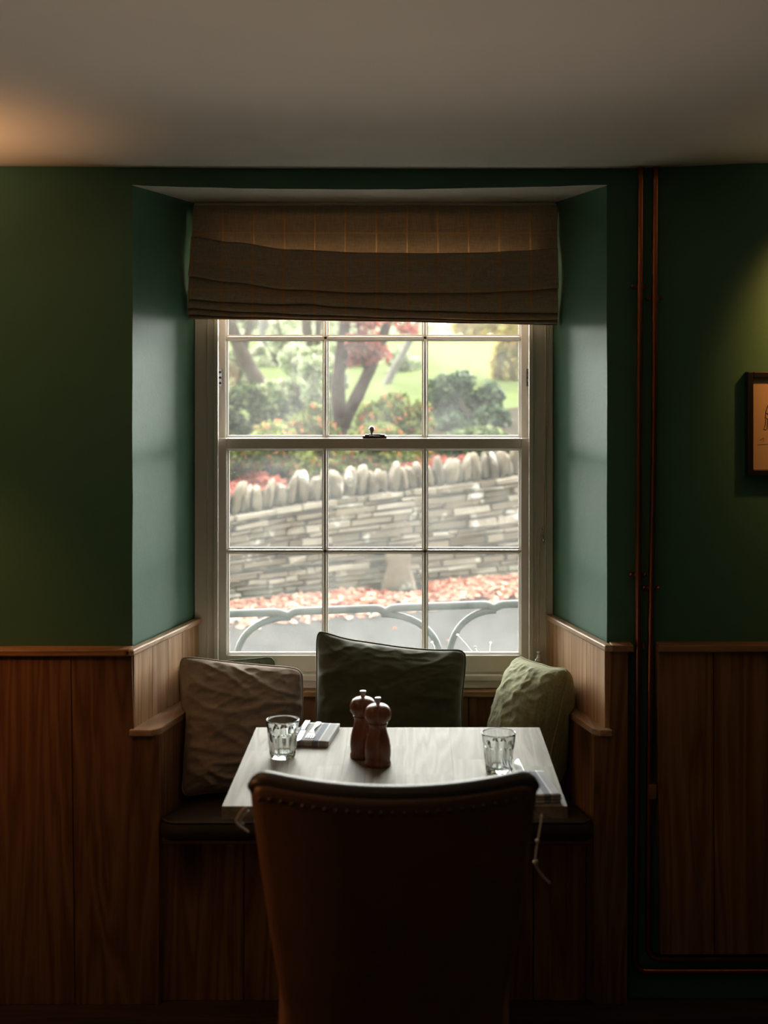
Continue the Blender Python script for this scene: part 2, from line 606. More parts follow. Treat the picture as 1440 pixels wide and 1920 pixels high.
def mk_blind():
    t = MT('checked_blind_linen')
    tcn = t.n('ShaderNodeTexCoord')
    sp = t.n('ShaderNodeSeparateXYZ')
    wob = t.n('ShaderNodeVectorMath', operation='ADD')
    nz = t.n('ShaderNodeTexNoise')
    nz.inputs['Scale'].default_value = 6
    t.l(tcn.outputs['Object'], nz.inputs['Vector'])
    sc_ = t.n('ShaderNodeVectorMath', operation='SCALE')
    sc_.inputs['Scale'].default_value = 0.010
    t.l(nz.outputs['Color'], sc_.inputs[0])
    t.l(tcn.outputs['Object'], wob.inputs[0])
    t.l(sc_.outputs[0], wob.inputs[1])
    t.l(wob.outputs[0], sp.inputs[0])

    def lines(s, period, off, w):
        f = t.math('FRACT', t.math('DIVIDE', t.math('ADD', s, off), period))
        d = t.math('ABSOLUTE', t.math('SUBTRACT', f, 0.5))
        return t.math('LESS_THAN', d, w / period / 2)
    lv = lines(sp.outputs[0], 0.0885, 3.0 + 0.041, 0.0042)
    lh = lines(sp.outputs[2], 0.083, 3.0 + 0.0195, 0.0038)
    ln = t.math('MAXIMUM', lv, t.math('MULTIPLY', lh, 0.8))
    a = t.noise(t.coord((0.08, 1, 1)), 420, 2)
    b = t.noise(t.coord((1, 1, 0.08)), 420, 2)
    w = t.math('ADD', t.math('MULTIPLY', a, 0.5), t.math('MULTIPLY', b, 0.5))
    f = t.ramp(w, [(0.3, (0, 0, 0)), (0.7, (1, 1, 1))])
    c = t.mix(f, (0.35, 0.27, 0.195), (0.59, 0.48, 0.36))
    c = t.mix(t.math('MULTIPLY', ln, 0.9), c, (0.72, 0.34, 0.10))
    base = t.pbr(c, 0.9, normal=t.bump(w, 0.4, 0.001), spec=0.15, sheen=0.15)
    tl = t.n('ShaderNodeBsdfTranslucent')
    ct = t.mix(f, (0.22, 0.105, 0.038), (0.40, 0.20, 0.08))
    ct = t.mix(t.math('MULTIPLY', ln, 0.7), ct, (0.75, 0.38, 0.13))
    t.l(ct, tl.inputs['Color'])
    mx = t.n('ShaderNodeMixShader')
    mx.inputs[0].default_value = 0.095
    t.l(base, mx.inputs[1])
    t.l(tl.outputs[0], mx.inputs[2])
    return t.done(mx.outputs[0])


M['blind'] = mk_blind()


def mk_napkin():
    t = MT('striped_napkin_cloth')
    tcn = t.n('ShaderNodeTexCoord')
    sp = t.n('ShaderNodeSeparateXYZ')
    t.l(tcn.outputs['Object'], sp.inputs[0])
    f = t.math('FRACT', t.math('DIVIDE', t.math('ADD', sp.outputs[0], 1.0), 0.052))
    c = t.ramp(f, [(0.0, (0.44, 0.43, 0.43)), (0.34, (0.44, 0.43, 0.43)), (0.36, (0.20, 0.22, 0.26)),
                   (0.62, (0.20, 0.22, 0.26)), (0.64, (0.60, 0.59, 0.58)), (0.69, (0.6, 0.59, 0.58)), (0.71, (0.34, 0.345, 0.36))])
    for n_ in t.t.nodes:
        if n_.type == 'VALTORGB':
            n_.color_ramp.interpolation = 'LINEAR'
    w = t.noise(t.coord(), 700, 2)
    return t.done(t.pbr(c, 0.9, normal=t.bump(w, 0.4, 0.001), spec=0.2))


M['napkin'] = mk_napkin()


def mk_paper():
    t = MT('aged_paper')
    v = t.coord()
    n = t.noise(v, 7, 6, 0.6)
    c = t.mix(n, (0.52, 0.36, 0.21), (0.66, 0.49, 0.31))
    return t.done(t.pbr(c, 0.8, spec=0.2))


M['paper'] = mk_paper()

rng = random.Random(7)

# ------------------------------------------------------------------ room shell
YW = 3.50      # plaster face of the window wall
YO = 4.20      # outer face
XL0, XL1 = -0.706, -0.600     # left reveal, front and back
XR0, XR1 = 0.547, 0.447
YB = 3.885     # inner face of the window casing
HS = 2.133     # head of the alcove
CEIL = 2.178


def rev(front, back, y):
    t = (y - YW) / (YB - YW)
    return front + (back - front) * t


# window wall: left pier, right pier, head, apron under the window
bm = new_bm()
NS = 26


def pier(bm, xo, x0, x1, sgn):
    # front face, splayed reveal, straight back part, outer face, with a slightly uneven arris
    zs = [HS * i / NS for i in range(NS + 1)]
    rows = []
    for z in zs:
        j = 0.0016 * noise.noise(Vector((sgn * 3.1, z * 7, 0.3))) + 0.0008 * noise.noise(Vector((sgn * 9.1, z * 31, 0.7)))
        rows.append([(xo, YW, z), (x0 + j - sgn * 0.004, YW, z), (x0 + j, YW + 0.003, z), (x1, YB, z), (x1, YO, z), (xo, YO, z)])
    V = [[bm.verts.new(p) for p in r_] for r_ in rows]
    fs = []
    n = 6
    for a, b in zip(V[:-1], V[1:]):
        for k in range(n):
            fs.append(bm.faces.new([a[k], a[(k + 1) % n], b[(k + 1) % n], b[k]]))
    fs.append(bm.faces.new(V[0][::-1]))
    fs.append(bm.faces.new(V[-1]))
    bmesh.ops.recalc_face_normals(bm, faces=fs)


pier(bm, -3.0, XL0, XL1, -1)
pier(bm, 3.0, XR0, XR1, 1)
# head: front face with a sagging lower edge, cream soffit
NX = 40
L_ = []
for i in range(NX + 1):
    t = i / NX
    x = XL0 + (XR0 - XL0) * t
    xb = XL1 + (XR1 - XL1) * t
    zs = HS - 0.011 * math.sin(PI * min(1, t * 1.05)) ** 0.8 + 0.0012 * noise.noise(Vector((t * 23, 1.7, 0)))
    L_.append([bm.verts.new(p) for p in ((x, YW, 2.32), (x, YW, zs), (xb, YB, HS), (xb, YO, HS), (xb, YO, 2.32))])
hf = []
for a, b in zip(L_[:-1], L_[1:]):
    for k in range(5):
        f = bm.faces.new([a[k], a[(k + 1) % 5], b[(k + 1) % 5], b[k]])
        hf.append(f)
        if k in (1, 2):
            f.material_index = 1
hf.append(bm.faces.new(L_[0][::-1]))
hf.append(bm.faces.new(L_[-1]))
bmesh.ops.recalc_face_normals(bm, faces=hf)
for (xa, xb) in ((-3.0, XL0), (XR0, 3.0)):
    add_box(bm, xa, xb, YW, YO, HS, 2.32)
add_box(bm, XL1, XR1, YB + 0.02, YO, 0, 0.715)
struct('wall_front', bm, None, 'dark green plaster wall with a deep splayed window recess', 'wall', mats=[M['green'], M['cream']])

bm = new_bm()


def ceil_f(u, v):
    x = -3.0 + 6.0 * u
    y = -3.0 + 6.55 * v
    px = VX + x * F / YW
    z = CEIL + 0.004 * math.cos(px / 1440 * PI * 1.6 + 0.2) + 0.003 * noise.noise(Vector((x * 1.6, y * 1.6, 0)))
    if px > 1215 and y > 2.5:
        z += 0.010 * min(1, (px - 1215) / 180)
    return (x, y, z)


V, fs = add_grid(bm, 60, 60, ceil_f)
bmesh.ops.recalc_face_normals(bm, faces=fs)
for f in fs:
    f.normal_flip() if f.normal.z > 0 else None
top = bmesh.ops.extrude_face_region(bm, geom=fs)
bmesh.ops.translate(bm, verts=[g for g in top['geom'] if isinstance(g, bmesh.types.BMVert)], vec=(0, 0, 0.12))
struct('ceiling', bm, M['cream'], 'low uneven cream plaster ceiling', 'ceiling', smooth=True)

bm = new_bm()
for i in range(51):
    y0 = -3.0 + i * 0.142
    add_box(bm, -3.0, 3.0, y0, y0 + 0.140, -0.05, 0.0, rng.random())
struct('floor', bm, M['floor'], 'dark wooden floor boards', 'floor', bevel=0.002)
for nm, b, lb in (('wall_left', (-3.1, -3.0, -3.0, YO), 'dark wall on the left side of the room'),
                  ('wall_right', (3.0, 3.1, -3.0, YO), 'dark wall on the right side of the room'),
                  ('wall_back', (-3.1, 3.1, -3.1, -3.0), 'dark wall behind the viewpoint')):
    bm = new_bm()
    add_box(bm, *b, -0.05, 2.32)
    struct(nm, bm, M['green'], lb, 'wall')

# ------------------------------------------------------------------ pine panelling
YP = 3.462     # face of the boards
zcapL, zcapR = Z(1219, YP), Z(1211, YP)


def boards(bm, edges, z0, z1, y0, y1, slant=0.0):
    for a, b in zip(edges[:-1], edges[1:]):
        add_prism(bm, [(a[0] + 0.0010, z1), (b[0] - 0.0010, z1), (b[1] - 0.0010, z0), (a[1] + 0.0010, z0)], 'y', y0, y1, rng.random())


LEDGE = 0.716   # top of the bench ledge
xa = X(298, YP)
t1 = tag(obj('trim_1', new_bm(), M['pine']), 'pine board panelling on the wall left of the window seat', 'panelling', kind='structure')
bm = new_bm()
e = [(X(-700, YP), X(-700, YP)), (X(-520, YP), X(-520, YP)), (X(-300, YP), X(-300, YP)), (X(-75, YP), X(-72, YP)), (X(133, YP), X(141, YP))]
boards(bm, e, 0.0, zcapL - 0.012, YP, YW)
# last board is stepped: wide below the ledge, narrow above
add_prism(bm, [(X(133, YP) + 0.001, zcapL - 0.012), (X(247, YP), zcapL - 0.012), (X(251, YP), LEDGE - 0.018), (xa, LEDGE - 0.018),
               (xa, 0.0), (X(141, YP) + 0.001, 0.0)], 'y', YP, YW, 0.37)
obj('plank', bm, M['pine'], t1, bevel=0.0018)
bm = new_bm()
add_box(bm, X(-700, YP), X(246, YP), YP - 0.014, YW, zcapL - 0.014, zcapL + 0.004, 0.2)
obj('cap_rail', bm, M['pine_x'], t1, bevel=0.004)

t2 = tag(obj('trim_2', new_bm(), M['pine']), 'pine board panelling on the wall right of the window seat', 'panelling', kind='structure')
bm = new_bm()
xr = X(1113, YP)
add_prism(bm, [(X(1144, YP), zcapR - 0.012), (X(1178, YP), zcapR - 0.012), (X(1176, YP), 0.0), (xr, 0.0), (xr, LEDGE - 0.018), (X(1143, YP), LEDGE - 0.018)],
          'y', YP, YW, 0.81)
e = [(X(1232, YP), X(1238, YP)), (X(1338, YP), X(1340, YP)), (X(1455, YP), X(1455, YP)), (X(1600, YP), X(1600, YP)), (X(1790, YP), X(1790, YP)), (X(2000, YP), X(2000, YP))]
boards(bm, e, Z(1790, YP), zcapR - 0.012, YP, YW)
obj('plank', bm, M['pine'], t2, bevel=0.0018)
bm = new_bm()
for a, b in ((1146, 1187), (1209, 1213), (1233, 2000)):
    add_box(bm, X(a, YP), X(b, YP), YP - 0.014 if a != 1209 else YP + 0.025, YW, zcapR - 0.014, zcapR + 0.004, 0.6)
obj('cap_rail', bm, M['pine_x'], t2, bevel=0.004)
bm = new_bm()
add_box(bm, X(1218, YP), X(1233, YP), YP + 0.012, YW, Z(1502, YP), Z(1474, YP), 0.4)
obj('pipe_batten', bm, M['pine_x'], t2, bevel=0.001)

# ------------------------------------------------------------------ built-in window seat
ws = thing('window_seat', 'built-in pine window seat with ledge, boxed front and lined recess', 'bench', (-0.07, 3.6, 0))
TH = 0.014


def side_panel(bm, x0, x1, edges_t, z0f, z1f, inset):
    """vertical boards lining one splayed side between plan points x0 (front) and x1 (back)"""
    for a, b in zip(edges_t[:-1], edges_t[1:]):
        ya, yb = YW - 0.03 + (YB - YW + 0.03) * a, YW - 0.03 + (YB - YW + 0.03) * b
        pa, pb = x0 + (x1 - x0) * a, x0 + (x1 - x0) * b
        add_prism(bm, [(pa, ya + 0.0008), (pb, yb - 0.0008), (pb + inset, yb - 0.0008), (pa + inset, ya + 0.0008)], 'z', z0f, z1f, rng.random())


# upper lining between ledge and cap, on the splay
for nm, x0, x1, sg, ed in (('reveal_panel', XL0, XL1, 1, (0, .26, .5, .72, 1)), ('reveal_panel', XR0, XR1, -1, (0, .30, .56, .83, 1))):
    bm = new_bm()
    z1 = (zcapL if sg > 0 else zcapR) - 0.012
    side_panel(bm, x0, x1, ed, LEDGE, z1, sg * TH)
    obj(nm, bm, M['pine_lit'], ws, bevel=0.001)
    bm = new_bm()
    yf = YW - 0.052
    add_prism(bm, [(x0 - sg * 0.006, yf), (x0 + sg * 0.016, yf), (x1 + sg * 0.024, YB), (x1, YB)] if sg > 0 else
              [(x0 + 0.006, yf), (x0 - 0.016, yf), (x1 - 0.024, YB), (x1, YB)], 'z', z1 - 0.001, z1 + 0.016, rng.random())
    obj('reveal_cap', bm, M['pine_y'], ws, bevel=0.004)
# ledge boards
LW = 0.074
bxL0, bxR0 = xa, xr                    # box sides at the front
bxL1, bxR1 = -0.533, 0.408             # and at the back
bm = new_bm()
yf = YP - 0.010
add_prism(bm, [(XL0 + 0.004, yf), (bxL0 - 0.018, yf), (bxL0 + 0.003, yf + 0.022), (bxL1 + 0.004, 3.865), (XL1, 3.865), (XL0 + 0.008, YW)], 'z', LEDGE - 0.018, LEDGE, 0.13)
obj('ledge', bm, M['pine_y'], ws, bevel=0.003)
bm = new_bm()
add_prism(bm, [(XR0 + 0.004, yf), (bxR0 + 0.016, yf), (bxR0 - 0.003, yf + 0.022), (bxR1 - 0.004, 3.865), (XR1, 3.865), (XR0 - 0.006, YW)], 'z', LEDGE - 0.018, LEDGE, 0.63)
obj('ledge', bm, M['pine_y'], ws, bevel=0.003)
bm = new_bm()
add_box(bm, XL1 + 0.002, XR1 - 0.002, 3.852, YB + 0.018, LEDGE - 0.016, LEDGE + 0.001, 0.9)
obj('ledge', bm, M['pine_x'], ws, bevel=0.003)
# side linings of the box below the ledge
for x0, x1, sg in ((bxL0, bxL1, -1), (bxR0, bxR1, 1)):
    bm = new_bm()
    for a, b in ((0, .35), (.35, .68), (.68, 1)):
        ya, yb = YP + 0.002 + (3.872 - YP) * a, YP + 0.002 + (3.872 - YP) * b
        pa, pb = x0 + (x1 - x0) * a, x0 + (x1 - x0) * b
        add_prism(bm, [(pa, ya + .0008), (pb, yb - .0008), (pb + sg * 0.016, yb - .0008), (pa + sg * 0.016, ya + .0008)], 'z', 0.0, LEDGE - 0.018, rng.random())
    obj('side_panel', bm, M['pine'], ws, bevel=0.001)
bm = new_bm()
n = 9
for i in range(n):
    a = bxL1 + (bxR1 - bxL1) * i / n
    b = bxL1 + (bxR1 - bxL1) * (i + 1) / n
    add_box(bm, a + .001, b - .001, 3.874, 3.892, 0.40, LEDGE - 0.016, rng.random())
obj('back_panel', bm, M['pine'], ws, bevel=0.001)
bm = new_bm()
YF = 3.484
ed = [300, 457, 600, 742, 880, 1000, 1099, 1112]
for a, b in zip(ed[:-1], ed[1:]):
    add_box(bm, X(a, YF) + .001, X(b, YF) - .001, YF, YF + 0.02, 0.0, 0.408, rng.random())
obj('front_panel', bm, M['pine'], ws, bevel=0.0018)
bm = new_bm()
add_prism(bm, [(bxL0 + .004, YF + .001), (bxR0 - .004, YF + .001), (bxR1 - .002, 3.873), (bxL1 + .002, 3.873)], 'z', 0.409, 0.424, 0.5)
obj('seat_board', bm, M['pine_x'], ws)

# bench cushion (leather, piped)
SEAT0, SEAT1 = 0.430, 0.480
sc_t = thing('seat_cushion', 'long flat dark brown leather cushion lying on the window seat', 'cushion', (-0.065, 3.65, SEAT0))


def seat_outline(inset):
    yf_, yb_ = 3.432 + inset, 3.866 - inset
    pts = []
    r_ = 0.035
    L0, R0 = X(301, 3.44) + inset, X(1112, 3.44) - inset
    L1, R1 = bxL1 + 0.006 + inset, bxR1 - 0.006 - inset
    for (cx, cy, a0) in ((R0 - r_, yf_ + r_, -90), (R1 - r_, yb_ - r_, 0), (L1 + r_, yb_ - r_, 90), (L0 + r_, yf_ + r_, 180)):
        for k in range(7):
            a = R(a0 + 90 * k / 6)
            pts.append((cx + r_ * math.cos(a), cy + r_ * math.sin(a)))
    # resample into many points
    out = []
    for i, p in enumerate(pts):
        q = pts[(i + 1) % len(pts)]
        d = math.hypot(q[0] - p[0], q[1] - p[1])
        k = max(1, int(d / 0.03))
        for j in range(k):
            out.append((p[0] + (q[0] - p[0]) * j / k, p[1] + (q[1] - p[1]) * j / k))
    return out


bm = new_bm()
prof = [(0.016, SEAT0), (0.004, SEAT0 + 0.004), (-0.004, SEAT0 + 0.018), (-0.004, SEAT0 + 0.034), (0.002, SEAT1 - 0.004), (0.004, SEAT1),
        (0.012, SEAT1 + 0.004), (0.035, SEAT1 + 0.009), (0.09, SEAT1 + 0.013), (0.15, SEAT1 + 0.014)]
c0 = Vector((-0.065, 3.65, 0))
rings = []
base = seat_outline(0.0)
for ins, z in prof:
    o_ = seat_outline(max(ins, 0)) if len(seat_outline(max(ins, 0))) == len(base) else None
    ring = []
    for (x, y) in base:
        d = Vector((x, y, 0)) - c0
        sx = (abs(d.x) - ins) / max(abs(d.x), 1e-6)
        sy = (abs(d.y) - ins) / max(abs(d.y), 1e-6)
        zz = z + 0.003 * noise.noise(Vector((x * 9, y * 9, z * 3)))
        kx = sx if abs(d.x) > 0.2 else 1 - ins / 0.6
        ring.append(bm.verts.new((c0.x + d.x * (1 - ins / 0.58), c0.y + d.y * (1 - ins / 0.218), zz)))
    rings.append(ring)
for a, b in zip(rings[:-1], rings[1:]):
    for k in range(len(a)):
        bm.faces.new([a[k], a[(k + 1) % len(a)], b[(k + 1) % len(a)], b[k]])
bm.faces.new(rings[0][::-1])
bm.faces.new(rings[-1])
obj('cushion_body', bm, M['seat_leather'], sc_t, smooth=True)
bm = new_bm()
add_tube(bm, [(c0.x + (x - c0.x) * 0.993, c0.y + (y - c0.y) * 0.985, SEAT1 + 0.001) for x, y in base], 0.0035, 8, closed=True)
obj('piping', bm, M['leather_dark'], sc_t, smooth=True)

# ------------------------------------------------------------------ sash window
wn = thing('window_1', 'white painted timber sash window with small panes in the recess', 'window', (-0.08, 3.95, 0.72), kind='structure')
YC = YB
cxl0, cxl1 = X(360, YC), X(404, YC)
cxr0, cxr1 = X(997, YC), X(1038, YC)
bm = new_bm()
ztop = HS - 0.002
zsill = 0.752
# box casings (inner linings), pulley stiles, head
for (a, b, sg) in ((XL1 + .001, cxl1, 1), (XR1 - .001, cxr0, -1)):
    add_box(bm, min(a, b), max(a, b), YC, YC + 0.018, LEDGE + .001, ztop)           # inside lining
    e_ = b - sg * 0.003
    add_box(bm, min(e_, e_ - sg * 0.02), max(e_, e_ - sg * 0.02), YC + 0.018, YC + 0.17, LEDGE + .001, ztop)  # pulley stile
    add_box(bm, min(a, e_), max(a, e_), YC + 0.15, YC + 0.17, LEDGE, ztop)
add_box(bm, cxl1 - .003, cxr0 + .003, YC, YC + 0.17, 2.085, ztop)
add_box(bm, XL1 + .002, XR1 - .002, YC + 0.004, YC + 0.16, LEDGE + .002, zsill)
add_box(bm, XL1 + .002, XR1 - .002, YC + 0.03, YC + 0.16, zsill - .002, zsill + 0.0075)   # timber sill
obj('casing', bm, M['paint'], wn, bevel=0.002)
bm = new_bm()
# staff beads
for a in (cxl1 - 0.004, cxr0 - 0.008):
    add_box(bm, a, a + 0.012, YC - 0.008, YC + 0.012, zsill - .02, 2.09)
add_box(bm, cxl1, cxr0, YC - 0.008, YC + 0.012, 2.08, 2.092)
add_box(bm, cxl1, cxr0, YC - 0.010, YC + 0.012, zsill - 0.010, zsill + 0.006)
for a in (X(388, YC), X(1022, YC)):
    add_box(bm, a, a + 0.004, YC - 0.003, YC + 0.004, zsill - .02, 2.09)
obj('staff_bead', bm, M['paint'], wn, bevel=0.004, seg=3)
# outside stone sill
bm = new_bm()
add_prism(bm, [(YC + 0.15, 0.745), (YO + 0.08, 0.715), (YO + 0.08, 0.64), (YC + 0.15, 0.64)], 'x', -0.70, 0.55)
obj('outer_sill', bm, M['sill'], wn, bevel=0.006)


def sash(name, Y0, dep, x0, x1, xs, z0, z1, zb, top_h, bot_h, stile, bw, parent):
    """stiles, rails and glazing bars with a chamfered moulding on the room side"""
    bm = new_bm()
    add_box(bm, x0, x0 + stile, Y0, Y0 + dep, z0, z1)
    add_box(bm, x1 - stile, x1, Y0, Y0 + dep, z0, z1)
    add_box(bm, x0 + stile, x1 - stile, Y0, Y0 + dep, z1 - top_h, z1)
    add_box(bm, x0 + stile, x1 - stile, Y0, Y0 + dep, z0, z0 + bot_h)
    s = obj(name, bm, M['paint'], parent, bevel=0.0025)
    bm = new_bm()
    yc = Y0 + dep * 0.55

    def bar_v(x, a, b):
        w, t_ = bw / 2, 0.0035
        add_prism(bm, [(x - t_, Y0 + .004), (x + t_, Y0 + .004), (x + w * .6, Y0 + .012), (x + w, yc - .004), (x + w, yc + .006), (x + t_, Y0 + dep - .004),
                       (x - t_, Y0 + dep - .004), (x - w, yc + .006), (x - w, yc - .004), (x - w * .6, Y0 + .012)], 'z', a, b)

    def bar_h(z, a, b):
        w, t_ = bw / 2, 0.0035
        add_prism(bm, [(Y0 + .004, z - t_), (Y0 + .004, z + t_), (Y0 + .012, z + w * .6), (yc - .004, z + w), (yc + .006, z + w), (Y0 + dep - .004, z + t_),
                       (Y0 + dep - .004, z - t_), (yc + .006, z - w), (yc - .004, z - w), (Y0 + .012, z - w * .6)], 'x', a, b)
    for x in xs:
        bar_v(x, z0 + bot_h - .001, z1 - top_h + .001)
    for z in zb:
        bar_h(z, x0 + stile - .001, x1 - stile + .001)
    # chamfered stop around the opening
    w = 0.006
    gx0, gx1, gz0, gz1 = x0 + stile, x1 - stile, z0 + bot_h, z1 - top_h
    for (xx, sg) in ((gx0, 1), (gx1, -1)):
        add_prism(bm, [(xx, Y0 + .006), (xx + sg * w, yc - .004), (xx + sg * w, yc + .004), (xx, Y0 + dep - .003)], 'z', gz0, gz1)
    for (zz, sg) in ((gz0, 1), (gz1, -1)):
        add_prism(bm, [(Y0 + .006, zz), (yc - .004, zz + sg * w), (yc + .004, zz + sg * w), (Y0 + dep - .003, zz)], 'x', gx0, gx1)
    obj('glazing_bars', bm, M['paint'], s)
    bm = new_bm()
    add_box(bm, gx0 + .002, gx1 - .002, yc, yc + 0.002, gz0 + .002, gz1 - .002)
    # a single sheet per opening: keep only the front face, old float glass
    bmesh.ops.delete(bm, geom=[f for f in bm.faces if f.normal.y > -0.5], context='FACES') if False else None
    obj('glass_panes', bm, M['pane'], s)
    return s


YS = 3.912
zmr = Z(822, YS)
lower = sash('lower_sash', YS, 0.036, X(405, YS), X(997, YS), [X(609, YS), X(797, YS)], zsill + 0.007, zmr, [Z(1034, YS)],
             0.031, Z(1229, YS) - zsill - 0.007, X(425, YS) - X(405, YS), 0.0185, wn)
YU = 3.954
upper = sash('upper_sash', YU, 0.036, X(410, YU), X(990, YU), [X(610, YU), X(797, YU)], zmr - 0.034, 2.088, [Z(633.5, YU)],
             0.045, 0.034, X(423, YU) - X(410, YU), 0.0185, wn)
# parting beads beside the upper sash
bm = new_bm()
add_box(bm, cxl1 - .004, X(413, 3.955), 3.949, 3.953, zmr, 2.085)
add_box(bm, X(988, 3.955), cxr0 + .004, 3.949, 3.953, zmr, 2.085)
obj('parting_bead', bm, M['paint'], wn)
# sash stop plates in the channels
for px in (413, 990.5):
    bm = new_bm()
    c = P(px, 708, 3.949)
    add_box(bm, c.x - .0055, c.x + .0055, 3.944, 3.949, c.z - .026, c.z + .026)
    s = obj('sash_stop', bm, M['brass_old'] if px > 900 else M['steel'], wn, bevel=0.001)
    bm = new_bm()
    for dz in (-.016, 0, .016):
        add_lathe(bm, [(0, 0), (.0038, 0), (.0030, .0016), (0, .0016)], 12, 0, 0, 0)
        vs = bm.verts[:] if False else list(bm.verts)[-26:]
        bmesh.ops.rotate(bm, verts=vs, cent=(0, 0, 0), matrix=Matrix.Rotation(R(90), 3, 'X'))
        bmesh.ops.translate(bm, verts=vs, vec=(c.x, 3.944, c.z + dz))
    obj('screw', bm, M['black'], s)
# sash lock on the meeting rail
lock = bpy.data.objects.new('sash_lock', None)
COL.objects.link(lock)
lock.parent = wn
lc = Vector((X(701, 3.93), 3.93, zmr))
lock.location = lc - wn.location
lock.empty_display_size = 0.02
bm = new_bm()
add_box(bm, X(680, 3.93), X(725, 3.93), 3.918, 3.944, zmr, zmr + 0.007)
add_box(bm, X(684, 3.93), X(692, 3.93), 3.920, 3.942, zmr + .006, zmr + 0.011)
add_box(bm, X(713, 3.93), X(722, 3.93), 3.920, 3.942, zmr + .006, zmr + 0.011)
add_box(bm, X(692, 3.93), X(716, 3.93), 3.926, 3.936, zmr + .006, zmr + 0.012)
obj('lock_plate', bm, M['brass_old'], lock, bevel=0.0012)
bm = new_bm()
add_lathe(bm, [(0, 0), (.008, 0), (.0078, .003), (.004, .006), (.0036, .013), (.0055, .0155), (.0082, .020), (.0086, .0235), (.007, .0285), (.003, .031), (0, .0315)],
          20, X(697, 3.926), 3.926, zmr + .004)
obj('lock_knob', bm, M['steel'], lock, smooth=True)
# small screws at the ends of the meeting rail, cord cleat on the right casing
bm = new_bm()
ck = Vector((X(1018, 3.88), 3.876, Z(1002, 3.88)))
add_tube(bm, [ck + Vector((-.0022, 0, .028)), ck + Vector((-.001, -.004, .018)), ck + Vector((0, -.002, .008)), ck + Vector((0, -.002, -.008)),
              ck + Vector((.002, -.004, -.018)), ck + Vector((.003, 0, -.028))], [.0012, .002, .0028, .0028, .002, .0012], 8)
add_tube(bm, [ck + Vector((0, .010, .004)), ck + Vector((0, -.002, .004))], .003, 8)
add_tube(bm, [ck + Vector((0, .010, -.004)), ck + Vector((0, -.002, -.004))], .003, 8)
obj('cord_cleat', bm, M['chrome'], wn, smooth=True)

# ------------------------------------------------------------------ roman blind
rb = thing('roman_blind', 'taupe checked linen roman blind pulled partly down over the window top', 'blind', (-0.075, 3.84, 2.12))


def interp(tbl, x):
    for (a, va), (b, vb) in zip(tbl[:-1], tbl[1:]):
        if x <= b:
            t = max(0, (x - a) / (b - a))
            t = t * t * (3 - 2 * t)
            return va + (vb - va) * t
    return tbl[-1][1]


f1 = [(354, 519), (430, 529), (540, 543), (680, 549), (800, 550), (900, 549), (980, 545), (1047, 541)]
f2 = [(350, 561), (430, 567), (520, 571), (570, 570), (640, 576), (800, 583), (920, 586), (1046, 587)]
f3 = [(350, 578), (460, 585), (600, 591), (750, 596), (900, 600), (1044, 600)]
f4 = [(352, 590), (450, 594), (600, 598), (800, 602), (950, 606), (1042, 608)]
f5 = [(354, 599), (500, 600), (700, 603), (900, 607), (1040, 610)]
NU = 110


def blind_profile(px):
    wav = 0.004 * noise.noise(Vector((px / 130, 3.3, 0)))
    Yt = 3.845
    ztop_ = 2.121 + 0.003 * noise.noise(Vector((px / 90, 8.1, 0)))
    z1 = Z(interp(f1, px), 3.815)
    z2 = Z(interp(f2, px), 3.822)
    z3 = Z(interp(f3, px), 3.830)
    z4 = Z(interp(f4, px), 3.838)
    z5 = Z(interp(f5, px), 3.846)
    pr = [(Yt, ztop_), (Yt - .001, ztop_ - .03)]
    for k in range(1, 9):
        t = k / 9
        pr.append((Yt - .001 - .040 * t ** 2.2 + wav * math.sin(PI * t), ztop_ - .03 + (z1 + .012 - ztop_ + .03) * t))
    y = Yt - .043
    pr += [(y - .001, z1 + .008), (y, z1 + .002), (y + .004, z1), (y + .008, z1 + .003), (y + .012, z1 + .02), (y + .022, z1 + .11), (y + .023, z1 + .116), (y + .024, z1 + .108)]
    for (za, zb_, yy, up) in ((z1, z2, 3.8165, .075), (z2, z3, 3.8225, .065), (z3, z4, 3.8285, .055), (z4, z5, 3.8345, .045)):
        hh = za - zb_
        pr += [(yy + .010, za + .016), (yy + .006, za - .05 * hh), (yy - .001, zb_ + .62 * hh), (yy - .0055, zb_ + .34 * hh), (yy - .006, zb_ + .16 * hh), (yy - .0035, zb_ + .035 * hh), (yy, zb_), (yy + .0035, zb_ + .003),
               (yy + .007, zb_ + .014), (yy + .0105, zb_ + up)]
        if zb_ is not z5:
            pr += [(yy + .011, zb_ + up + .002), (yy + .0115, zb_ + up - .004)]
    return pr


bm = new_bm()
cols = []
for i in range(NU + 1):
    t = i / NU
    px_t = 360 + (1047 - 360) * t
    prof = blind_profile(352 + (1046 - 352) * t)
    m_ = len(prof)
    col = []
    for j, (y, z) in enumerate(prof):
        s = min(1, max(0, (2.12 - z) / 0.33))
        pl = 361 - 9 * s
        pr_ = 1046.5 - 1.5 * s
        xx = X(pl + (pr_ - pl) * t, 3.83)
        xx = max(rev(XL0, XL1, y) + .004, min(rev(XR0, XR1, y) - .003, xx))
        col.append(bm.verts.new((xx, y, z)))
    cols.append(col)
for a, b in zip(cols[:-1], cols[1:]):
    for k in range(len(a) - 1):
        bm.faces.new([a[k], b[k], b[k + 1], a[k + 1]])
bmesh.ops.recalc_face_normals(bm, faces=bm.faces[:])
bo = obj('blind_cloth', bm, M['blind'], rb, smooth=True)
bm = new_bm()
add_box(bm, X(364, 3.85), X(1043, 3.85), 3.848, 3.874, 2.095, 2.128)
obj('headrail', bm, M['paint'], rb)
# cords from the blind down to the cleat, then a loop to the chrome acorn
bm = new_bm()
yc_ = 3.868


def cpts(lst, y=yc_):
    return [P(a, b, y) for a, b in lst]


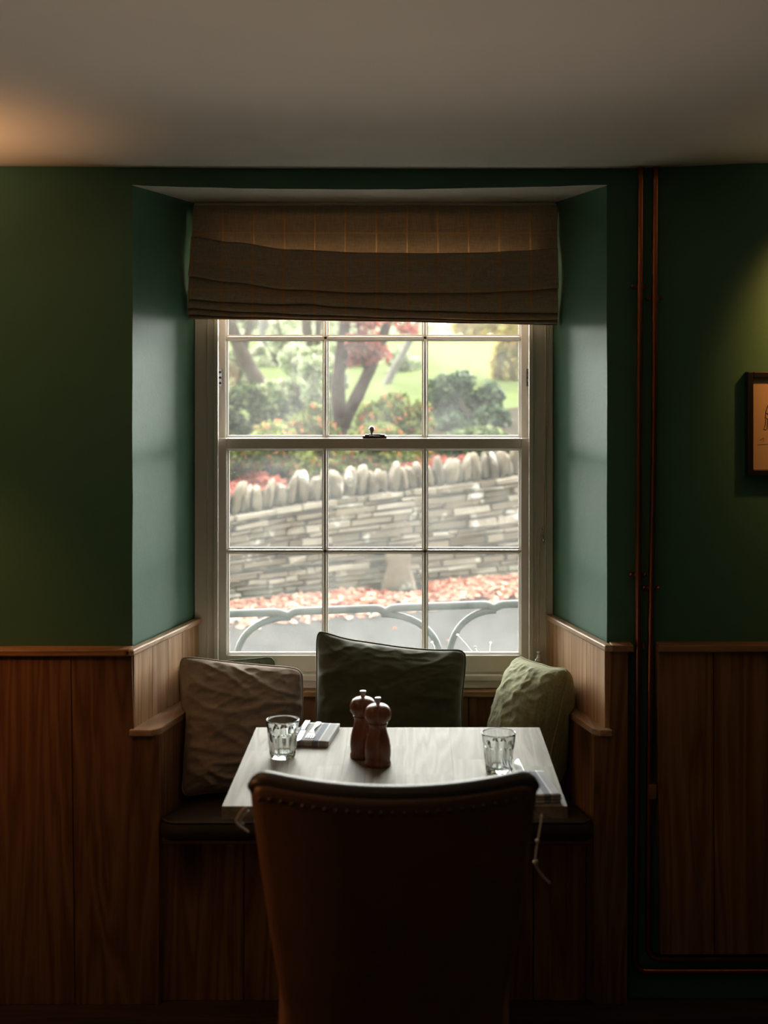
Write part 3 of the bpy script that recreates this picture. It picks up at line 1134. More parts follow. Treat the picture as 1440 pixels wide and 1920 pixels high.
def smooth_path(pts, n=8):
    out = []
    P_ = [Vector(p) for p in pts]
    for i in range(len(P_) - 1):
        p0 = P_[max(i - 1, 0)]
        p1, p2 = P_[i], P_[i + 1]
        p3 = P_[min(i + 2, len(P_) - 1)]
        for k in range(n):
            t = k / n
            out.append(0.5 * ((2 * p1) + (-p0 + p2) * t + (2 * p0 - 5 * p1 + 4 * p2 - p3) * t * t + (-p0 + 3 * p1 - 3 * p2 + p3) * t ** 3))
    out.append(P_[-1])
    return out


for ln in ([(1031, 600), (1025, 740), (1022, 900), (1020, 985), (1016, 1006), (1014, 1000), (1012, 1020), (1012.5, 1100), (1010.5, 1150), (1010, 1190), (1012, 1221)],
           [(1029, 600), (1023, 740), (1020.5, 900), (1019, 980), (1019, 1004), (1014, 990), (1006.5, 1004), (1005.5, 1060), (1009, 1100), (1010.5, 1150), (1008.5, 1185), (1010, 1221)],
           [(1018, 995), (1011, 1040), (1012, 1080)]):
    add_tube(bm, smooth_path(cpts(ln)), 0.0011, 6)
obj('pull_cord', bm, M['cord'], rb, smooth=True)
bm = new_bm()
ac = P(1010.5, 1243, yc_ - .004)
add_lathe(bm, [(0, 0), (.007, .001), (.0125, .005), (.0135, .008), (.0115, .011), (.0075, .016), (.0055, .022), (.0045, .026), (.0062, .028), (.0075, .031), (.0060, .034), (.002, .036), (0, .036)],
          24, ac.x, ac.y, ac.z)
obj('cord_acorn', bm, M['chrome'], rb, smooth=True)

# ------------------------------------------------------------------ copper pipes
yp = 3.484
pr_ = 0.0080


def pipe(pts_px, bend_px, hz_px, label):
    top = [P(a, b, yp) for a, b in pts_px]
    top[0].z = CEIL + 0.004
    path = smooth_path(top, 6)
    end = path[-1].copy()
    # elbow to the right, then along the wall
    r_ = 0.03
    zc = Z(hz_px, yp)
    for k in range(9):
        a = R(180 + 90 * k / 8)
        path.append(Vector((end.x + r_ + r_ * math.cos(a), yp, zc + r_ + r_ * math.sin(a))))
    path += [Vector((x, yp, zc)) for x in (end.x + 0.15, 0.9, 1.5, 2.9)]
    t = thing('copper_pipe', label, 'pipe', (end.x, yp, zc), kind='thing')
    bm = new_bm()
    add_tube(bm, path, pr_, 16)
    obj('pipe_run', bm, M['copper'], t, smooth=True)
    return t


p1 = pipe([(1201.5, 312), (1200.5, 520), (1198, 800), (1196.5, 1078), (1195.5, 1300), (1193, 1600), (1190, 1790)], None, 1821,
          'left of the two copper pipes running down the wall beside the window')
p2 = pipe([(1229.5, 314), (1228, 520), (1226, 800), (1221, 1103), (1218.5, 1300), (1216, 1600), (1215, 1770)], None, 1797,
          'right of the two copper pipes, the one nearer the framed picture')


def clip(t, px, py, side):
    c = P(px, py, yp)
    bm = new_bm()
    add_tube(bm, [c + Vector((0, 0, -.004)), c + Vector((0, 0, .004))], pr_ + .0022, 16)
    add_box(bm, c.x - .020, c.x + .020, YW - .006, YW - .001, c.z - .004, c.z + .004)
    add_lathe(bm, [(0, -.003), (.004, -.002), (.0045, .001), (.003, .004), (0, .005)], 12, c.x + side * .0185, yp + .006, c.z)
    add_lathe(bm, [(0, -.003), (.004, -.002), (.0045, .001), (.003, .004), (0, .005)], 12, c.x - side * .0185, yp + .008, c.z)
    obj('pipe_clip', bm, M['copper'], t, bevel=0)


clip(p1, 1196.5, 1078, -1)
clip(p1, 1200, 537, -1)
clip(p2, 1221, 1103, 1)
clip(p2, 1228, 560, -1)

# ------------------------------------------------------------------ picture at the right
pc = thing('framed_picture', 'small black framed ink sketch on tan paper hung on the dark wall', 'picture', (1.05, YW, 1.5))
px0, px1 = X(1401, 3.475), X(1401, 3.475) + 0.272
pz1, pz0 = Z(697, 3.475), Z(892, 3.475)
fw = 0.0155
bm = new_bm()
for q in ((px0, px0 + fw, pz0, pz1), (px1 - fw, px1, pz0, pz1), (px0 + fw, px1 - fw, pz1 - fw, pz1), (px0 + fw, px1 - fw, pz0, pz0 + fw)):
    add_box(bm, q[0], q[1], 3.470, YW - .001, q[2], q[3])
obj('picture_frame', bm, M['black'], pc, bevel=0.002)
bm = new_bm()
add_box(bm, px0 + fw, px1 - fw, 3.484, 3.490, pz0 + fw, pz1 - fw)
obj('paper', bm, M['paper'], pc)
bm = new_bm()
ys = 3.4835


def sk(lst, r_=0.0009):
    add_tube(bm, [P(a, b, ys) for a, b in lst], r_, 5)


sk([(1440, 760), (1436, 772), (1435, 783), (1441, 786), (1448, 784)])
sk([(1437, 774), (1442, 778), (1450, 776)])
sk([(1436, 786), (1435, 796), (1432, 805), (1437, 806)])
sk([(1440, 787), (1438, 805)])
sk([(1442, 760), (1446, 752), (1454, 748), (1462, 752), (1466, 764), (1470, 780), (1468, 800), (1474, 806)])
sk([(1448, 785), (1456, 788), (1466, 784)])
sk([(1452, 788), (1450, 806), (1456, 806)])
sk([(1460, 787), (1462, 806)])
sk([(1425, 826), (1432, 820), (1431, 828)], .0004)
sk([(1420, 834), (1450, 832), (1490, 836)], .0003)
obj('ink_sketch', bm, M['black'], pc)

# ------------------------------------------------------------------ table
TZ = 0.75
tb = thing('dining_table', 'pale washed oak dining table standing in front of the window seat', 'table', (-0.01, 3.05, 0))
bm = new_bm()
tn = [X(416, 2.752), X(1064, 2.752)]
tf = [X(480, 3.352), X(1012, 3.352)]
edges = [0, .17, .33, .52, .68, .84, 1]
for a, b in zip(edges[:-1], edges[1:]):
    cut = sorted([0.0, rng.uniform(.25, .75), 1.0])
    for c, d in zip(cut[:-1], cut[1:]):
        def xy(s, t):
            return (tn[0] + (tn[1] - tn[0]) * s + ((tf[0] + (tf[1] - tf[0]) * s) - (tn[0] + (tn[1] - tn[0]) * s)) * t, 2.752 + .6 * t)
        add_prism(bm, [xy(a, c), xy(b, c), xy(b, d), xy(a, d)], 'z', TZ - 0.026, TZ, rng.random())
bmesh.ops.remove_doubles(bm, verts=bm.verts[:], dist=0.0002)
obj('tabletop', bm, M['oak'], tb, bevel=0.0008, angle=60)
bm = new_bm()
add_lathe(bm, [(0, 0.032), (.034, .032), (.034, .05), (.030, .07), (.030, .68), (.045, .70), (.045, .712), (0, .712)], 24, -0.01, 3.05, 0)
obj('pedestal', bm, M['black'], tb, smooth=False)
bm = new_bm()
add_box(bm, -0.19, 0.17, 2.87, 3.23, 0.712, 0.724)
obj('top_plate', bm, M['black'], tb, bevel=.002)
bm = new_bm()
add_lathe(bm, [(0, 0), (.20, 0), (.20, .010), (.16, .018), (.06, .028), (.036, .034), (0, .034)], 40, -0.01, 3.05, 0)
obj('base', bm, M['black'], tb, smooth=False)

# ------------------------------------------------------------------ chair
ch = thing('dining_chair', 'tan leather dining chair with curved studded back, seen from behind', 'chair', (-0.011, 2.52, 0))
CXC = -0.0115


def chair_half(v):
    # half width against height
    z = 0.44 + 0.495 * v
    if z < 0.52:
        return 0.198
    t = (z - 0.52) / (0.935 - 0.52)
    return 0.198 + 0.057 * t ** 0.85


def back_surf(u, v, off):
    """u -1..1 across, v 0..1 up; off = thickness toward the table"""
    hw = chair_half(v)
    # rounded upper corners
    vv = v
    cu = max(0, (abs(u) - 0.86) / 0.14)
    ztop_ = 0.936 - 0.014 * (1 - u * u) - 0.030 * (1 - math.sqrt(max(0, 1 - cu * cu))) * 1.15
    z = 0.44 + (ztop_ - 0.44) * vv
    y = 2.335 - 0.055 * vv + 0.062 * u * u * (0.55 + 0.45 * vv) + off
    return Vector((CXC + hw * u, y, z))


bm = new_bm()
nu, nv = 44, 30
TH_ = 0.060
sec = []   # closed section across thickness at each v along u: wrap back -> top -> front
prof_v = []
for j in range(nv + 1):
    prof_v.append((j / nv * 0.965, 0.0))
for k in range(1, 9):
    a = PI * k / 8
    prof_v.append((0.965 + 0.035 * math.sin(a), TH_ * (1 - math.cos(a)) / 2))
for j in range(nv, -1, -1):
    prof_v.append((j / nv * 0.965, TH_))
rows = []
for (v, off) in prof_v:
    row = []
    for i in range(nu + 1):
        u = -1 + 2 * i / nu
        # rounded side edges
        e_ = max(0, (abs(u) - 0.94) / 0.06)
        k_ = 1 - math.sqrt(max(0, 1 - e_ * e_))
        o2 = TH_ / 2 + (off - TH_ / 2) * (1 - k_ * 0.98)
        puff = 0.006 * math.sin(PI * min(1, v)) * (1 - u * u)
        o2 += (-puff if off < TH_ / 2 else puff)
        p = back_surf(u, v, o2)
        row.append(bm.verts.new(p))
    rows.append(row)
for a, b in zip(rows[:-1], rows[1:]):
    for i in range(nu):
        bm.faces.new([a[i], a[i + 1], b[i + 1], b[i]])
for i in range(nu):
    bm.faces.new([rows[0][i + 1], rows[0][i], rows[-1][i], rows[-1][i + 1]])
bmesh.ops.remove_doubles(bm, verts=bm.verts[:], dist=1e-5)
bmesh.ops.recalc_face_normals(bm, faces=bm.faces[:])
bk = obj('backrest', bm, M['leather'], ch, smooth=True)
# rolled top band
bm = new_bm()
rr = []
for i in range(61):
    u = -0.985 + 1.97 * i / 60
    p = back_surf(u, 0.985, TH_ * 0.42)
    rr.append(p)
add_tube(bm, rr, [0.019 if 2 < i < 58 else 0.012 + 0.003 * min(i, 60 - i) for i in range(61)], 14)
for v in bm.verts:
    pass
obj('top_roll', bm, M['leather_dark'], ch, smooth=True)
# studs
bm = new_bm()
for i in range(25):
    u = -0.93 + 1.86 * i / 24
    p = back_surf(u, 0.945 - 0.004, -0.004)
    r0 = len(bm.verts)
    bmesh.ops.create_uvsphere(bm, u_segments=8, v_segments=5, radius=0.0042, matrix=Matrix.Translation(p))
obj('studs', bm, M['brass_old'], ch, smooth=True)
# seat
bm = new_bm()


def seat_f(u, v):
    x = (u * 2 - 1)
    y = v
    w = 0.205 + 0.035 * v
    e_ = (1 - abs(x) ** 6) * (1 - abs(2 * v - 1) ** 6)
    return Vector((CXC + w * x, 2.365 + 0.43 * v, 0.43 + 0.045 * max(0, e_) ** 0.5))


V, fs = add_grid(bm, 20, 20, seat_f)
ex = bmesh.ops.extrude_face_region(bm, geom=fs)
for g in ex['geom']:
    if isinstance(g, bmesh.types.BMVert):
        g.co.z = 0.40
bmesh.ops.recalc_face_normals(bm, faces=bm.faces[:])
obj('seat', bm, M['leather'], ch, smooth=True)
bm = new_bm()
add_prism(bm, [(CXC - .195, 2.35), (CXC + .195, 2.35), (CXC + .23, 2.785), (CXC - .23, 2.785)], 'z', 0.365, 0.40)
obj('seat_frame', bm, M['dark_wood'], ch, bevel=.003)
for sx in (-1, 1):
    for (yt, yb, wx) in ((2.37, 2.29, .175), (2.765, 2.785, .205)):
        bm = new_bm()
        add_tube(bm, [(CXC + sx * wx, yt, 0.366), (CXC + sx * (wx + .004), (yt + yb) / 2, 0.18), (CXC + sx * (wx + .01), yb, 0.0)], [.021, .018, .013], 12)
        obj('leg', bm, M['dark_wood'], ch, smooth=True)

# thin cords hanging at the chair's sides
bm = new_bm()
yk = 2.40
pts = [(1016, 1528), (1013, 1552), (1008, 1580), (1005, 1600), (1004, 1618), (1010, 1632), (1020, 1645), (1031, 1656)]
pp = smooth_path([P(a, b, yk) for a, b in pts], 6)
add_tube(bm, pp, 0.0016, 8)
for (a, b, r_) in ((1008, 1577, .0040), (1004, 1617, .0048)):
    bmesh.ops.create_uvsphere(bm, u_segments=10, v_segments=7, radius=r_, matrix=Matrix.Translation(P(a, b, yk)))
obj('tie_cord', bm, M['cord'], ch, smooth=True)['label'] = 'cream knotted cord hanging at the right edge'
bm = new_bm()
add_tube(bm, smooth_path([P(a, b, 2.395) for a, b in ((462, 1512), (452, 1522), (443, 1538), (447, 1547), (456, 1553), (466, 1560))], 6), 0.0020, 8)
add_tube(bm, smooth_path([P(a, b, 2.395) for a, b in ((466, 1520), (456, 1530), (450, 1541), (458, 1545))], 6), 0.0018, 8)
obj('tie_cord', bm, M['cord'], ch, smooth=True)['label'] = 'cream cord loop at the left edge'

# ------------------------------------------------------------------ tableware
NF = 10


# keep the inner wall smooth: build outer flutes by index instead of radius
def tumbler2():
    bm = new_bm()
    H = 0.088

    def ro(a, z, r):
        ph = (a * NF / (2 * PI)) % 1.0
        d = abs(ph - 0.5) * 2
        arch = 0.0605 - 0.008 * d * d
        k = 1 / (1 + math.exp(max(-40, min(40, (z - arch) / 0.0008))))
        kb = min(1, max(0, (z - 0.003) / 0.008))
        flat = math.cos(PI / NF) / math.cos((ph - 0.5) * 2 * PI / NF)
        return r + k * kb * (r * (flat - 1) * 1.3 - 0.0018 * (1 - d * d))
    seg = 120
    outer = [(0.0265, 0.0), (0.0282, 0.0012), (0.0288, 0.003)]
    for i in range(1, 45):
        z = 0.003 + 0.082 * i / 44
        outer.append((0.0288 + 0.0094 * (z / 0.085) ** 0.85, z))
    inner = [(0.0382, 0.0868), (0.0376, H), (0.0369, H), (0.0363, 0.0868)]
    for i in range(1, 20):
        z = 0.0860 - 0.070 * i / 19
        inner.append((0.0246 + 0.0117 * max(0.0, (z - .016) / 0.070) ** 0.9, z))
    inner += [(0.0236, 0.0125), (0.0205, 0.0108), (0.011, 0.0102)]
    rings = []
    for q, lst in enumerate((outer, inner)):
        for (r, z) in lst:
            rings.append([bm.verts.new(((ro(2 * PI * k / seg, z, r) if q == 0 else r) * math.cos(2 * PI * k / seg),
                                        (ro(2 * PI * k / seg, z, r) if q == 0 else r) * math.sin(2 * PI * k / seg), z)) for k in range(seg)])
    for a, b in zip(rings[:-1], rings[1:]):
        for k in range(seg):
            bm.faces.new([a[k], a[(k + 1) % seg], b[(k + 1) % seg], b[k]])
    bm.faces.new(rings[0][::-1])
    c = bm.verts.new((0, 0, 0.0100))
    for k in range(seg):
        bm.faces.new([rings[-1][k], rings[-1][(k + 1) % seg], c])
    bmesh.ops.recalc_face_normals(bm, faces=bm.faces[:])
    return bm


gl = obj('drinking_glass', tumbler2(), M['tumbler'], smooth=True)
gl.location = (X(530, 3.095), 3.095, TZ + .0006)
tag(gl, 'clear fluted tumbler on the table beside the left folded napkin', 'glass', 'fluted tumblers on the table')
g2 = gl.copy()
COL.objects.link(g2)
g2.location = (X(935, 2.985), 2.985, TZ + .0006)
g2.rotation_euler = (0, 0, 0.21)
g2['label'] = 'clear fluted tumbler at the right side of the table behind the fork'


def mill(name, loc, label):
    t = thing(name, label, 'grinder', loc, group='pair of wooden mills on the table')
    bm = new_bm()
    add_lathe(bm, [(0, 0), (.0290, 0), (.0300, .002), (.0300, .008), (.0288, .0105), (.0283, .012), (.0292, .020), (.0298, .030), (.0294, .042), (.0275, .054), (.0243, .066),
                   (.0212, .076), (.0198, .084), (.0200, .0895), (.0215, .093), (.0225, .0945), (.0222, .0965), (.012, .0966), (0, .0966)], 40)
    obj('mill_body', bm, M['mill'], t, smooth=True, local=True)
    bm = new_bm()
    add_lathe(bm, [(0, .0972), (.0215, .0972), (.0228, .0985), (.0238, .0995), (.0240, .1005), (.0272, .104), (.0298, .109), (.0306, .115), (.0300, .121), (.0276, .128),
                   (.0232, .1335), (.0170, .1375), (.010, .1395), (0, .1400)], 40)
    obj('mill_head', bm, M['mill'], t, smooth=True, local=True)
    bm = new_bm()
    add_lathe(bm, [(0, .1385), (.0058, .1385), (.0052, .141), (.0050, .1475), (.0068, .1500), (.0072, .1515), (.0066, .1535), (0, .1540)], 20)
    k = obj('mill_knob', bm, M['steel'], t, smooth=True, local=True)
    k['label'] = 'small steel knob'
    return t


mill('pepper_grinder', (X(708.5, 3.035), 3.035, TZ + .0004), 'nearer of two dark wooden mills with steel knobs at the table centre')
mill('pepper_grinder', (X(680.5, 3.098), 3.098, TZ + .0004), 'farther of two dark wooden mills, partly hidden behind the other')


def napkin_bm(w, l, h, layers=3, seed=1):
    bm = new_bm()
    for k in range(layers):
        z0, z1 = h * k / layers, h * (k + 1) / layers
        dw = 0.003 * noise.noise(Vector((k * 3.1, seed, 0)))
        n = 14

        def f(u, v, k=k, z0=z0, z1=z1, dw=dw):
            a = 2 * PI * u
            # rounded slab loop section
            cx_ = math.cos(a)
            sx_ = math.sin(a)
            hw = w / 2 + dw
            x = hw * (abs(cx_) ** .25) * (1 if cx_ >= 0 else -1)
            z = (z0 + z1) / 2 + (z1 - z0) / 2 * (abs(sx_) ** .5) * (1 if sx_ >= 0 else -1)
            y = -l / 2 + l * v
            z += 0.0012 * noise.noise(Vector((x * 40, y * 40, seed))) * (1 if k else 0)
            x += 0.002 * noise.noise(Vector((y * 18, k, seed)))
            return (x, y, max(0.0, z))
        V, fs = add_grid(bm, 28, n, f, closed_u=True)
        bm.faces.new([V[i][0] for i in range(len(V))])
        bm.faces.new([V[i][n] for i in range(len(V))][::-1])
    bmesh.ops.recalc_face_normals(bm, faces=bm.faces[:])
    return bm


def napkin(loc, rz, w, l, h, label, seed):
    o = obj('napkin', napkin_bm(w, l, h, 3, seed), M['napkin'], smooth=True)
    o.location = loc
    o.rotation_euler = (0, 0, rz)
    return tag(o, label, 'napkin', 'striped napkins on the table')


napL = (X(592, 3.27), 3.262, TZ + .0005)
napkin(napL, R(-7), 0.092, 0.165, 0.013, 'folded grey and blue striped napkin near the far left of the table', 2)
napR = (X(1000, 2.85), 2.852, TZ + .0005)
napkin(napR, R(6), 0.085, 0.17, 0.017, 'folded pale striped napkin by the right end of the chair back', 5)


def fork_bm():
    bm = new_bm()
    # along +y: handle at y=0, tines at y=0.19 (local, z up)
    def strip(pts):
        prev = None
        for (y, w, z, t) in pts:
            ring = [bm.verts.new(p) for p in ((-w, y, z), (w, y, z), (w * .92, y, z + t), (-w * .92, y, z + t))]
            if prev:
                for k in range(4):
                    bm.faces.new([prev[k], prev[(k + 1) % 4], ring[(k + 1) % 4], ring[k]])
            else:
                bm.faces.new(ring[::-1])
            prev = ring
        bm.faces.new(prev)
    strip([(0, .004, .001, .002), (.004, .0075, .001, .0025), (.012, .0095, .001, .003), (.03, .0085, .001, .003), (.06, .0055, .003, .003), (.09, .0035, .006, .003), (.12, .0035, .008, .003),
           (.132, .007, .006, .0025), (.142, .0115, .003, .002), (.152, .0125, .001, .002)])
    for i in range(4):
        x = -.0105 + .007 * i
        pts = [(x, .150, .002), (x, .165, .0015), (x, .18, .003), (x, .194, .007)]
        add_tube(bm, pts, [.0016, .0017, .0015, .0009], 8)
    bmesh.ops.recalc_face_normals(bm, faces=bm.faces[:])
    return bm


def knife_bm():
    bm = new_bm()

    def strip(pts):
        prev = None
        for (y, a, b, t) in pts:
            ring = [bm.verts.new(p) for p in ((a, y, .001), (b, y, .001), (b * .96, y, .001 + t), (a * .96, y, .001 + t))]
            if prev:
                for k in range(4):
                    bm.faces.new([prev[k], prev[(k + 1) % 4], ring[(k + 1) % 4], ring[k]])
            else:
                bm.faces.new(ring[::-1])
            prev = ring
        bm.faces.new(prev)
    strip([(0, -.005, .005, .004), (.006, -.008, .008, .006), (.04, -.0075, .0075, .007), (.09, -.0055, .0055, .006), (.10, -.005, .005, .004),
           (.105, -.008, .006, .0016), (.15, -.010, .006, .0014), (.19, -.010, .006, .0013), (.205, -.008, .006, .0012), (.213, -.003, .005, .001), (.216, .002, .004, .001)])
    bmesh.ops.recalc_face_normals(bm, faces=bm.faces[:])
    return bm


def cutlery(name, bm, loc, rz, label, cat, rx=0.0, sc_=1.0, ry=0.0):
    o = obj(name, bm, M['steel'], smooth=False, bevel=0.0006)
    o.location = loc
    o.rotation_euler = (rx, ry, rz)
    o.scale = (sc_, sc_, sc_)
    return tag(o, label, cat)


# left setting: tines and blade toward the viewer
hN = TZ + .0145
cutlery('fork', fork_bm(), (napL[0] + .004, 3.343, hN), R(180 - 6), 'steel fork lying on the left napkin, tines toward the viewer', 'fork', sc_=.82)
cutlery('knife', knife_bm(), (napL[0] - .024, 3.346, hN), R(180 - 5), 'steel knife on the left napkin just behind the left tumbler', 'knife', sc_=.80)
# right setting: tines and blade pointing to the window
hR = TZ + .0185
cutlery('fork', fork_bm(), (X(968, 2.80), 2.775, hR - .0), R(4), 'steel fork on the right napkin, tines by the right tumbler', 'fork', rx=R(3), ry=R(14))
cutlery('knife', knife_bm(), (X(994, 2.80), 2.775, hR + .005), R(3), 'dark steel knife with rounded tip right of the fork', 'knife', ry=R(-38))

# ------------------------------------------------------------------ throw cushions


def squash(t):
    """soft cushions give way where they press on the box sides, the ledge, the lining and the back"""
    mw = Matrix.Translation(t.location) @ t.rotation_euler.to_matrix().to_4x4()
    inv = mw.inverted()
    for o in t.children:
        gap = 0.008 if o.name.startswith('cover') else 0.0065
        for v in o.data.vertices:
            p = mw @ v.co
            f_ = (p.y - YP - .002) / (3.872 - YP - .002)
            low = 1 - min(1, max(0, (p.z - (LEDGE + .002)) / .012))
            xl = low * (bxL0 + (bxL1 - bxL0) * f_ + .004) + (1 - low) * (rev(XL0, XL1, p.y) + TH) + gap
            xr_ = low * (bxR0 + (bxR1 - bxR0) * f_ - .004) + (1 - low) * (rev(XR0, XR1, p.y) - TH) - gap
            yb = low * 3.850 + (1 - low) * 3.874 - gap
            p.x = min(max(p.x, xl), xr_)
            p.y = min(p.y, yb)
            p.z = max(p.z, 0.4960)
            v.co = inv @ p
        o.data.update()


def cushion(name, label, mat, w, h, th, loc, rot, seed, crease=0.006, cdir=(3, 1, 9), pipe_mat=None, sag=0.0, n=84, dent=None, puffp=0.5, top_sag=0.0, flare=0.0, slant=0.0, rest=0.4962):
    t = thing(name, label, 'cushion', loc, rot, group='throw cushions on the window seat')

    def outline(u, v):
        # concave sides, soft corners
        x = w / 2 * u * (1 - 0.075 * (1 - v * v) ** 0.8 * abs(u) ** 2)
        z = h / 2 * v * (1 - 0.060 * (1 - u * u) ** 0.8 * abs(v) ** 2)
        k = (abs(u) * abs(v)) ** 9
        x *= 1 - 0.075 * k
        z *= 1 - 0.075 * k
        if v > 0:
            z -= top_sag * (1 - u * u) * v
        z -= slant * u * (v + 1) / 2
        if u < 0 and v > 0.2:
            x -= flare * abs(u) * ((v - .2) / .8)
        # heavier bottom
        x *= 1 + sag * (-v) * 0.5 * (1 - abs(v))
        x += 0.006 * noise.noise(Vector((u * 1.5, v * 1.7, seed)))
        z += 0.006 * noise.noise(Vector((u * 1.7 + 9, v * 1.5, seed)))
        return x, z + h / 2

    def ridge(p):
        return (1 - abs(noise.noise(p)) * 1.7)

    def thick(u, v, s):
        e_ = max(0, (1 - abs(u) ** 2.6)) * max(0, (1 - abs(v) ** 2.6))
        b = e_ ** puffp
        # belly lower than the middle
        b *= 1 - 0.18 * v
        y = th / 2 * b
        m_ = min(1, e_ * 5)
        c = 0
        for k, (amp, fx, fz, of) in enumerate(((1.0, cdir[0], cdir[2], 0), (0.55, cdir[0] * 2.3, cdir[2] * 1.6, 5.1), (0.35, cdir[0] * 4, cdir[2] * 3, 11.7))):
            a_ = 0.35 * math.sin(seed * 1.3 + k)
            uu = u * math.cos(a_) - v * math.sin(a_)
            vv = u * math.sin(a_) + v * math.cos(a_)
            q = Vector((uu * fx * .5 + of, vv * fz * .5, seed + s * 3.0))
            c += amp * max(0, ridge(q)) ** 3
        # gathers along the edge
        ed_ = max(abs(u), abs(v))
        g_ = max(0, (ed_ - .72) / .28) * (1 - ed_) * 4
        c2 = g_ * math.sin((u if abs(v) > abs(u) else v) * 26 + seed * 2 + 3 * noise.noise(Vector((u * 3, v * 3, seed))))
        y += m_ * crease * (c - 0.5) + crease * 0.7 * c2
        if dent:
            du, dv, dr, da = dent
            y -= da * math.exp(-((u - du) ** 2 + (v - dv) ** 2) / dr ** 2) * m_
        return max(y, 0.0)
    bm = new_bm()
    G = {}
    for s in (-1, 1):
        for i in range(n + 1):
            for j in range(n + 1):
                u, v = -1 + 2 * i / n, -1 + 2 * j / n
                # concentrate samples at the rim
                u = math.sin(u * PI / 2) * .55 + u * .45
                v = math.sin(v * PI / 2) * .55 + v * .45
                rim = i in (0, n) or j in (0, n)
                if rim and s == 1:
                    G[(s, i, j)] = G[(-1, i, j)]
                    continue
                x, z = outline(u, v)
                y = 0 if rim else s * thick(u, v, s)
                G[(s, i, j)] = bm.verts.new((x, y, z))
        for i in range(n):
            for j in range(n):
                q = [G[(s, i, j)], G[(s, i + 1, j)], G[(s, i + 1, j + 1)], G[(s, i, j + 1)]]
                bm.faces.new(q if s == -1 else q[::-1])
    bmesh.ops.recalc_face_normals(bm, faces=bm.faces[:])
    path = []
    for i in range(n):
        path.append(G[(-1, i, 0)].co.copy())
    for j in range(n):
        path.append(G[(-1, n, j)].co.copy())
    for i in range(n, 0, -1):
        path.append(G[(-1, i, n)].co.copy())
    for j in range(n, 0, -1):
        path.append(G[(-1, 0, j)].co.copy())
    obj('cover', bm, mat, t, smooth=True, local=True)
    bm = new_bm()
    add_tube(bm, path, 0.0035, 8, closed=True)
    obj('piping', bm, pipe_mat or mat, t, smooth=True, local=True)
    rm = t.rotation_euler.to_matrix()
    low = min((rm @ p).z for p in path) - 0.0035
    t.location.z = rest - low
    squash(t)
    return t


ST = SEAT1 + 0.012
cushion('throw_cushion', 'brown-grey crumpled linen cushion leaning in the left corner of the seat', M['taupe'], 0.35, 0.352, 0.145,
        (X(457, 3.62), 3.620, ST + .004), (R(-13), R(0.5), R(13)), 2.0, 0.0085, (2.2, 1, 7.5), slant=.024)
cushion('throw_cushion', 'green cushion mostly hidden behind the brown-grey linen cushion', M['bottle'], 0.275, 0.33, 0.075,
        (-0.474, 3.778, ST + .004), (R(-6), R(0), R(22)), 5.0, 0.006, (3, 1, 5), flare=0.03)
cushion('throw_cushion', 'dark green velvet cushion propped against the middle of the window', M['velvet'], 0.44, 0.395, 0.16,
        (X(729, 3.76), 3.728, ST + .004), (R(-9), R(0.5), R(-2)), 8.0, 0.0075, (2.4, 1, 6.5), top_sag=0.014, slant=.024)
cushion('throw_cushion', 'light olive slubby linen cushion in the right corner of the seat', M['olive'], 0.275, 0.345, 0.19,
        (0.325, 3.668, ST + .004), (R(-16), R(-4), R(-64)), 11.0, 0.005, (2.5, 1, 5), puffp=0.42)

# ------------------------------------------------------------------ outside: road, wall, garden
ga, gb = Vector((-1.204, 9.35, 0)), Vector((0.975, 10.60, 0))     # foot of the garden wall
wdir = (gb - ga).normalized()
wnor = Vector((-wdir.y, wdir.x, 0))                                # away from the viewer


def wpt(s, d=0.0, z=0.0):
    p = ga + wdir * s + wnor * d
    return Vector((p.x, p.y, z))


S0, S1 = -3.2, 6.2


def wall_top(s):
    return 0.597 + 0.080 * s + 0.012 * math.sin(s * 2.1)


bm = new_bm()
vs = [bm.verts.new(p) for p in ((-9, YO, -0.002), (9, YO, -0.002), (9, 22, -0.002), (-9, 22, -0.002))]
f = bm.faces.new(vs)
ex = bmesh.ops.extrude_face_region(bm, geom=[f])
bmesh.ops.translate(bm, verts=[g for g in ex['geom'] if isinstance(g, bmesh.types.BMVert)], vec=(0, 0, -0.1))
bmesh.ops.recalc_face_normals(bm, faces=bm.faces[:])
struct('road', bm, M['road'], 'grey asphalt lane outside the window', 'road')

sw = thing('garden_wall', 'dry-laid pale stone garden wall across the lane, topped with upright stones', 'stone wall', (-0.1, 10.0, 0), kind='thing')
bm = new_bm()
rw = random.Random(3)
# rough courses of thin stones
z = 0.0
zfrac = 0.0
NCOURSE = 17
hs = [rw.uniform(.5, 1.6) for _ in range(NCOURSE)]
tot = sum(hs)
acc = 0
for ci in range(NCOURSE):
    a0, a1 = acc / tot, (acc + hs[ci]) / tot
    acc += hs[ci]
    s = S0 + rw.uniform(-.3, 0)
    while s < S1:
        L = rw.choice((rw.uniform(.06, .16), rw.uniform(.12, .30), rw.uniform(.2, .36)))
        zA, zB = wall_top(s) * a0, wall_top(s) * a1
        zA2, zB2 = wall_top(s + L) * a0, wall_top(s + L) * a1
        g_ = 0.006
        dd = rw.uniform(-.03, .02)
        split = rw.random() < .18
        pts = []
        for d in (dd, 0.42):
            for (ss, zz) in ((s + g_, zA + g_), (s + L - g_, zA2 + g_), (s + L - g_, zB2 - g_), (s + g_, zB - g_)):
                q = wpt(ss + rw.uniform(-.008, .008), d + (rw.uniform(-.012, .012) if d == dd else 0), zz + rw.uniform(-.006, .006))
                pts.append(bm.verts.new(q))
        r_ = rw.random()
        fs = [bm.faces.new([pts[i] for i in q]) for q in ((0, 1, 2, 3), (7, 6, 5, 4), (0, 4, 5, 1), (1, 5, 6, 2), (2, 6, 7, 3), (3, 7, 4, 0))]
        setr(bm, fs, r_)
        s += L
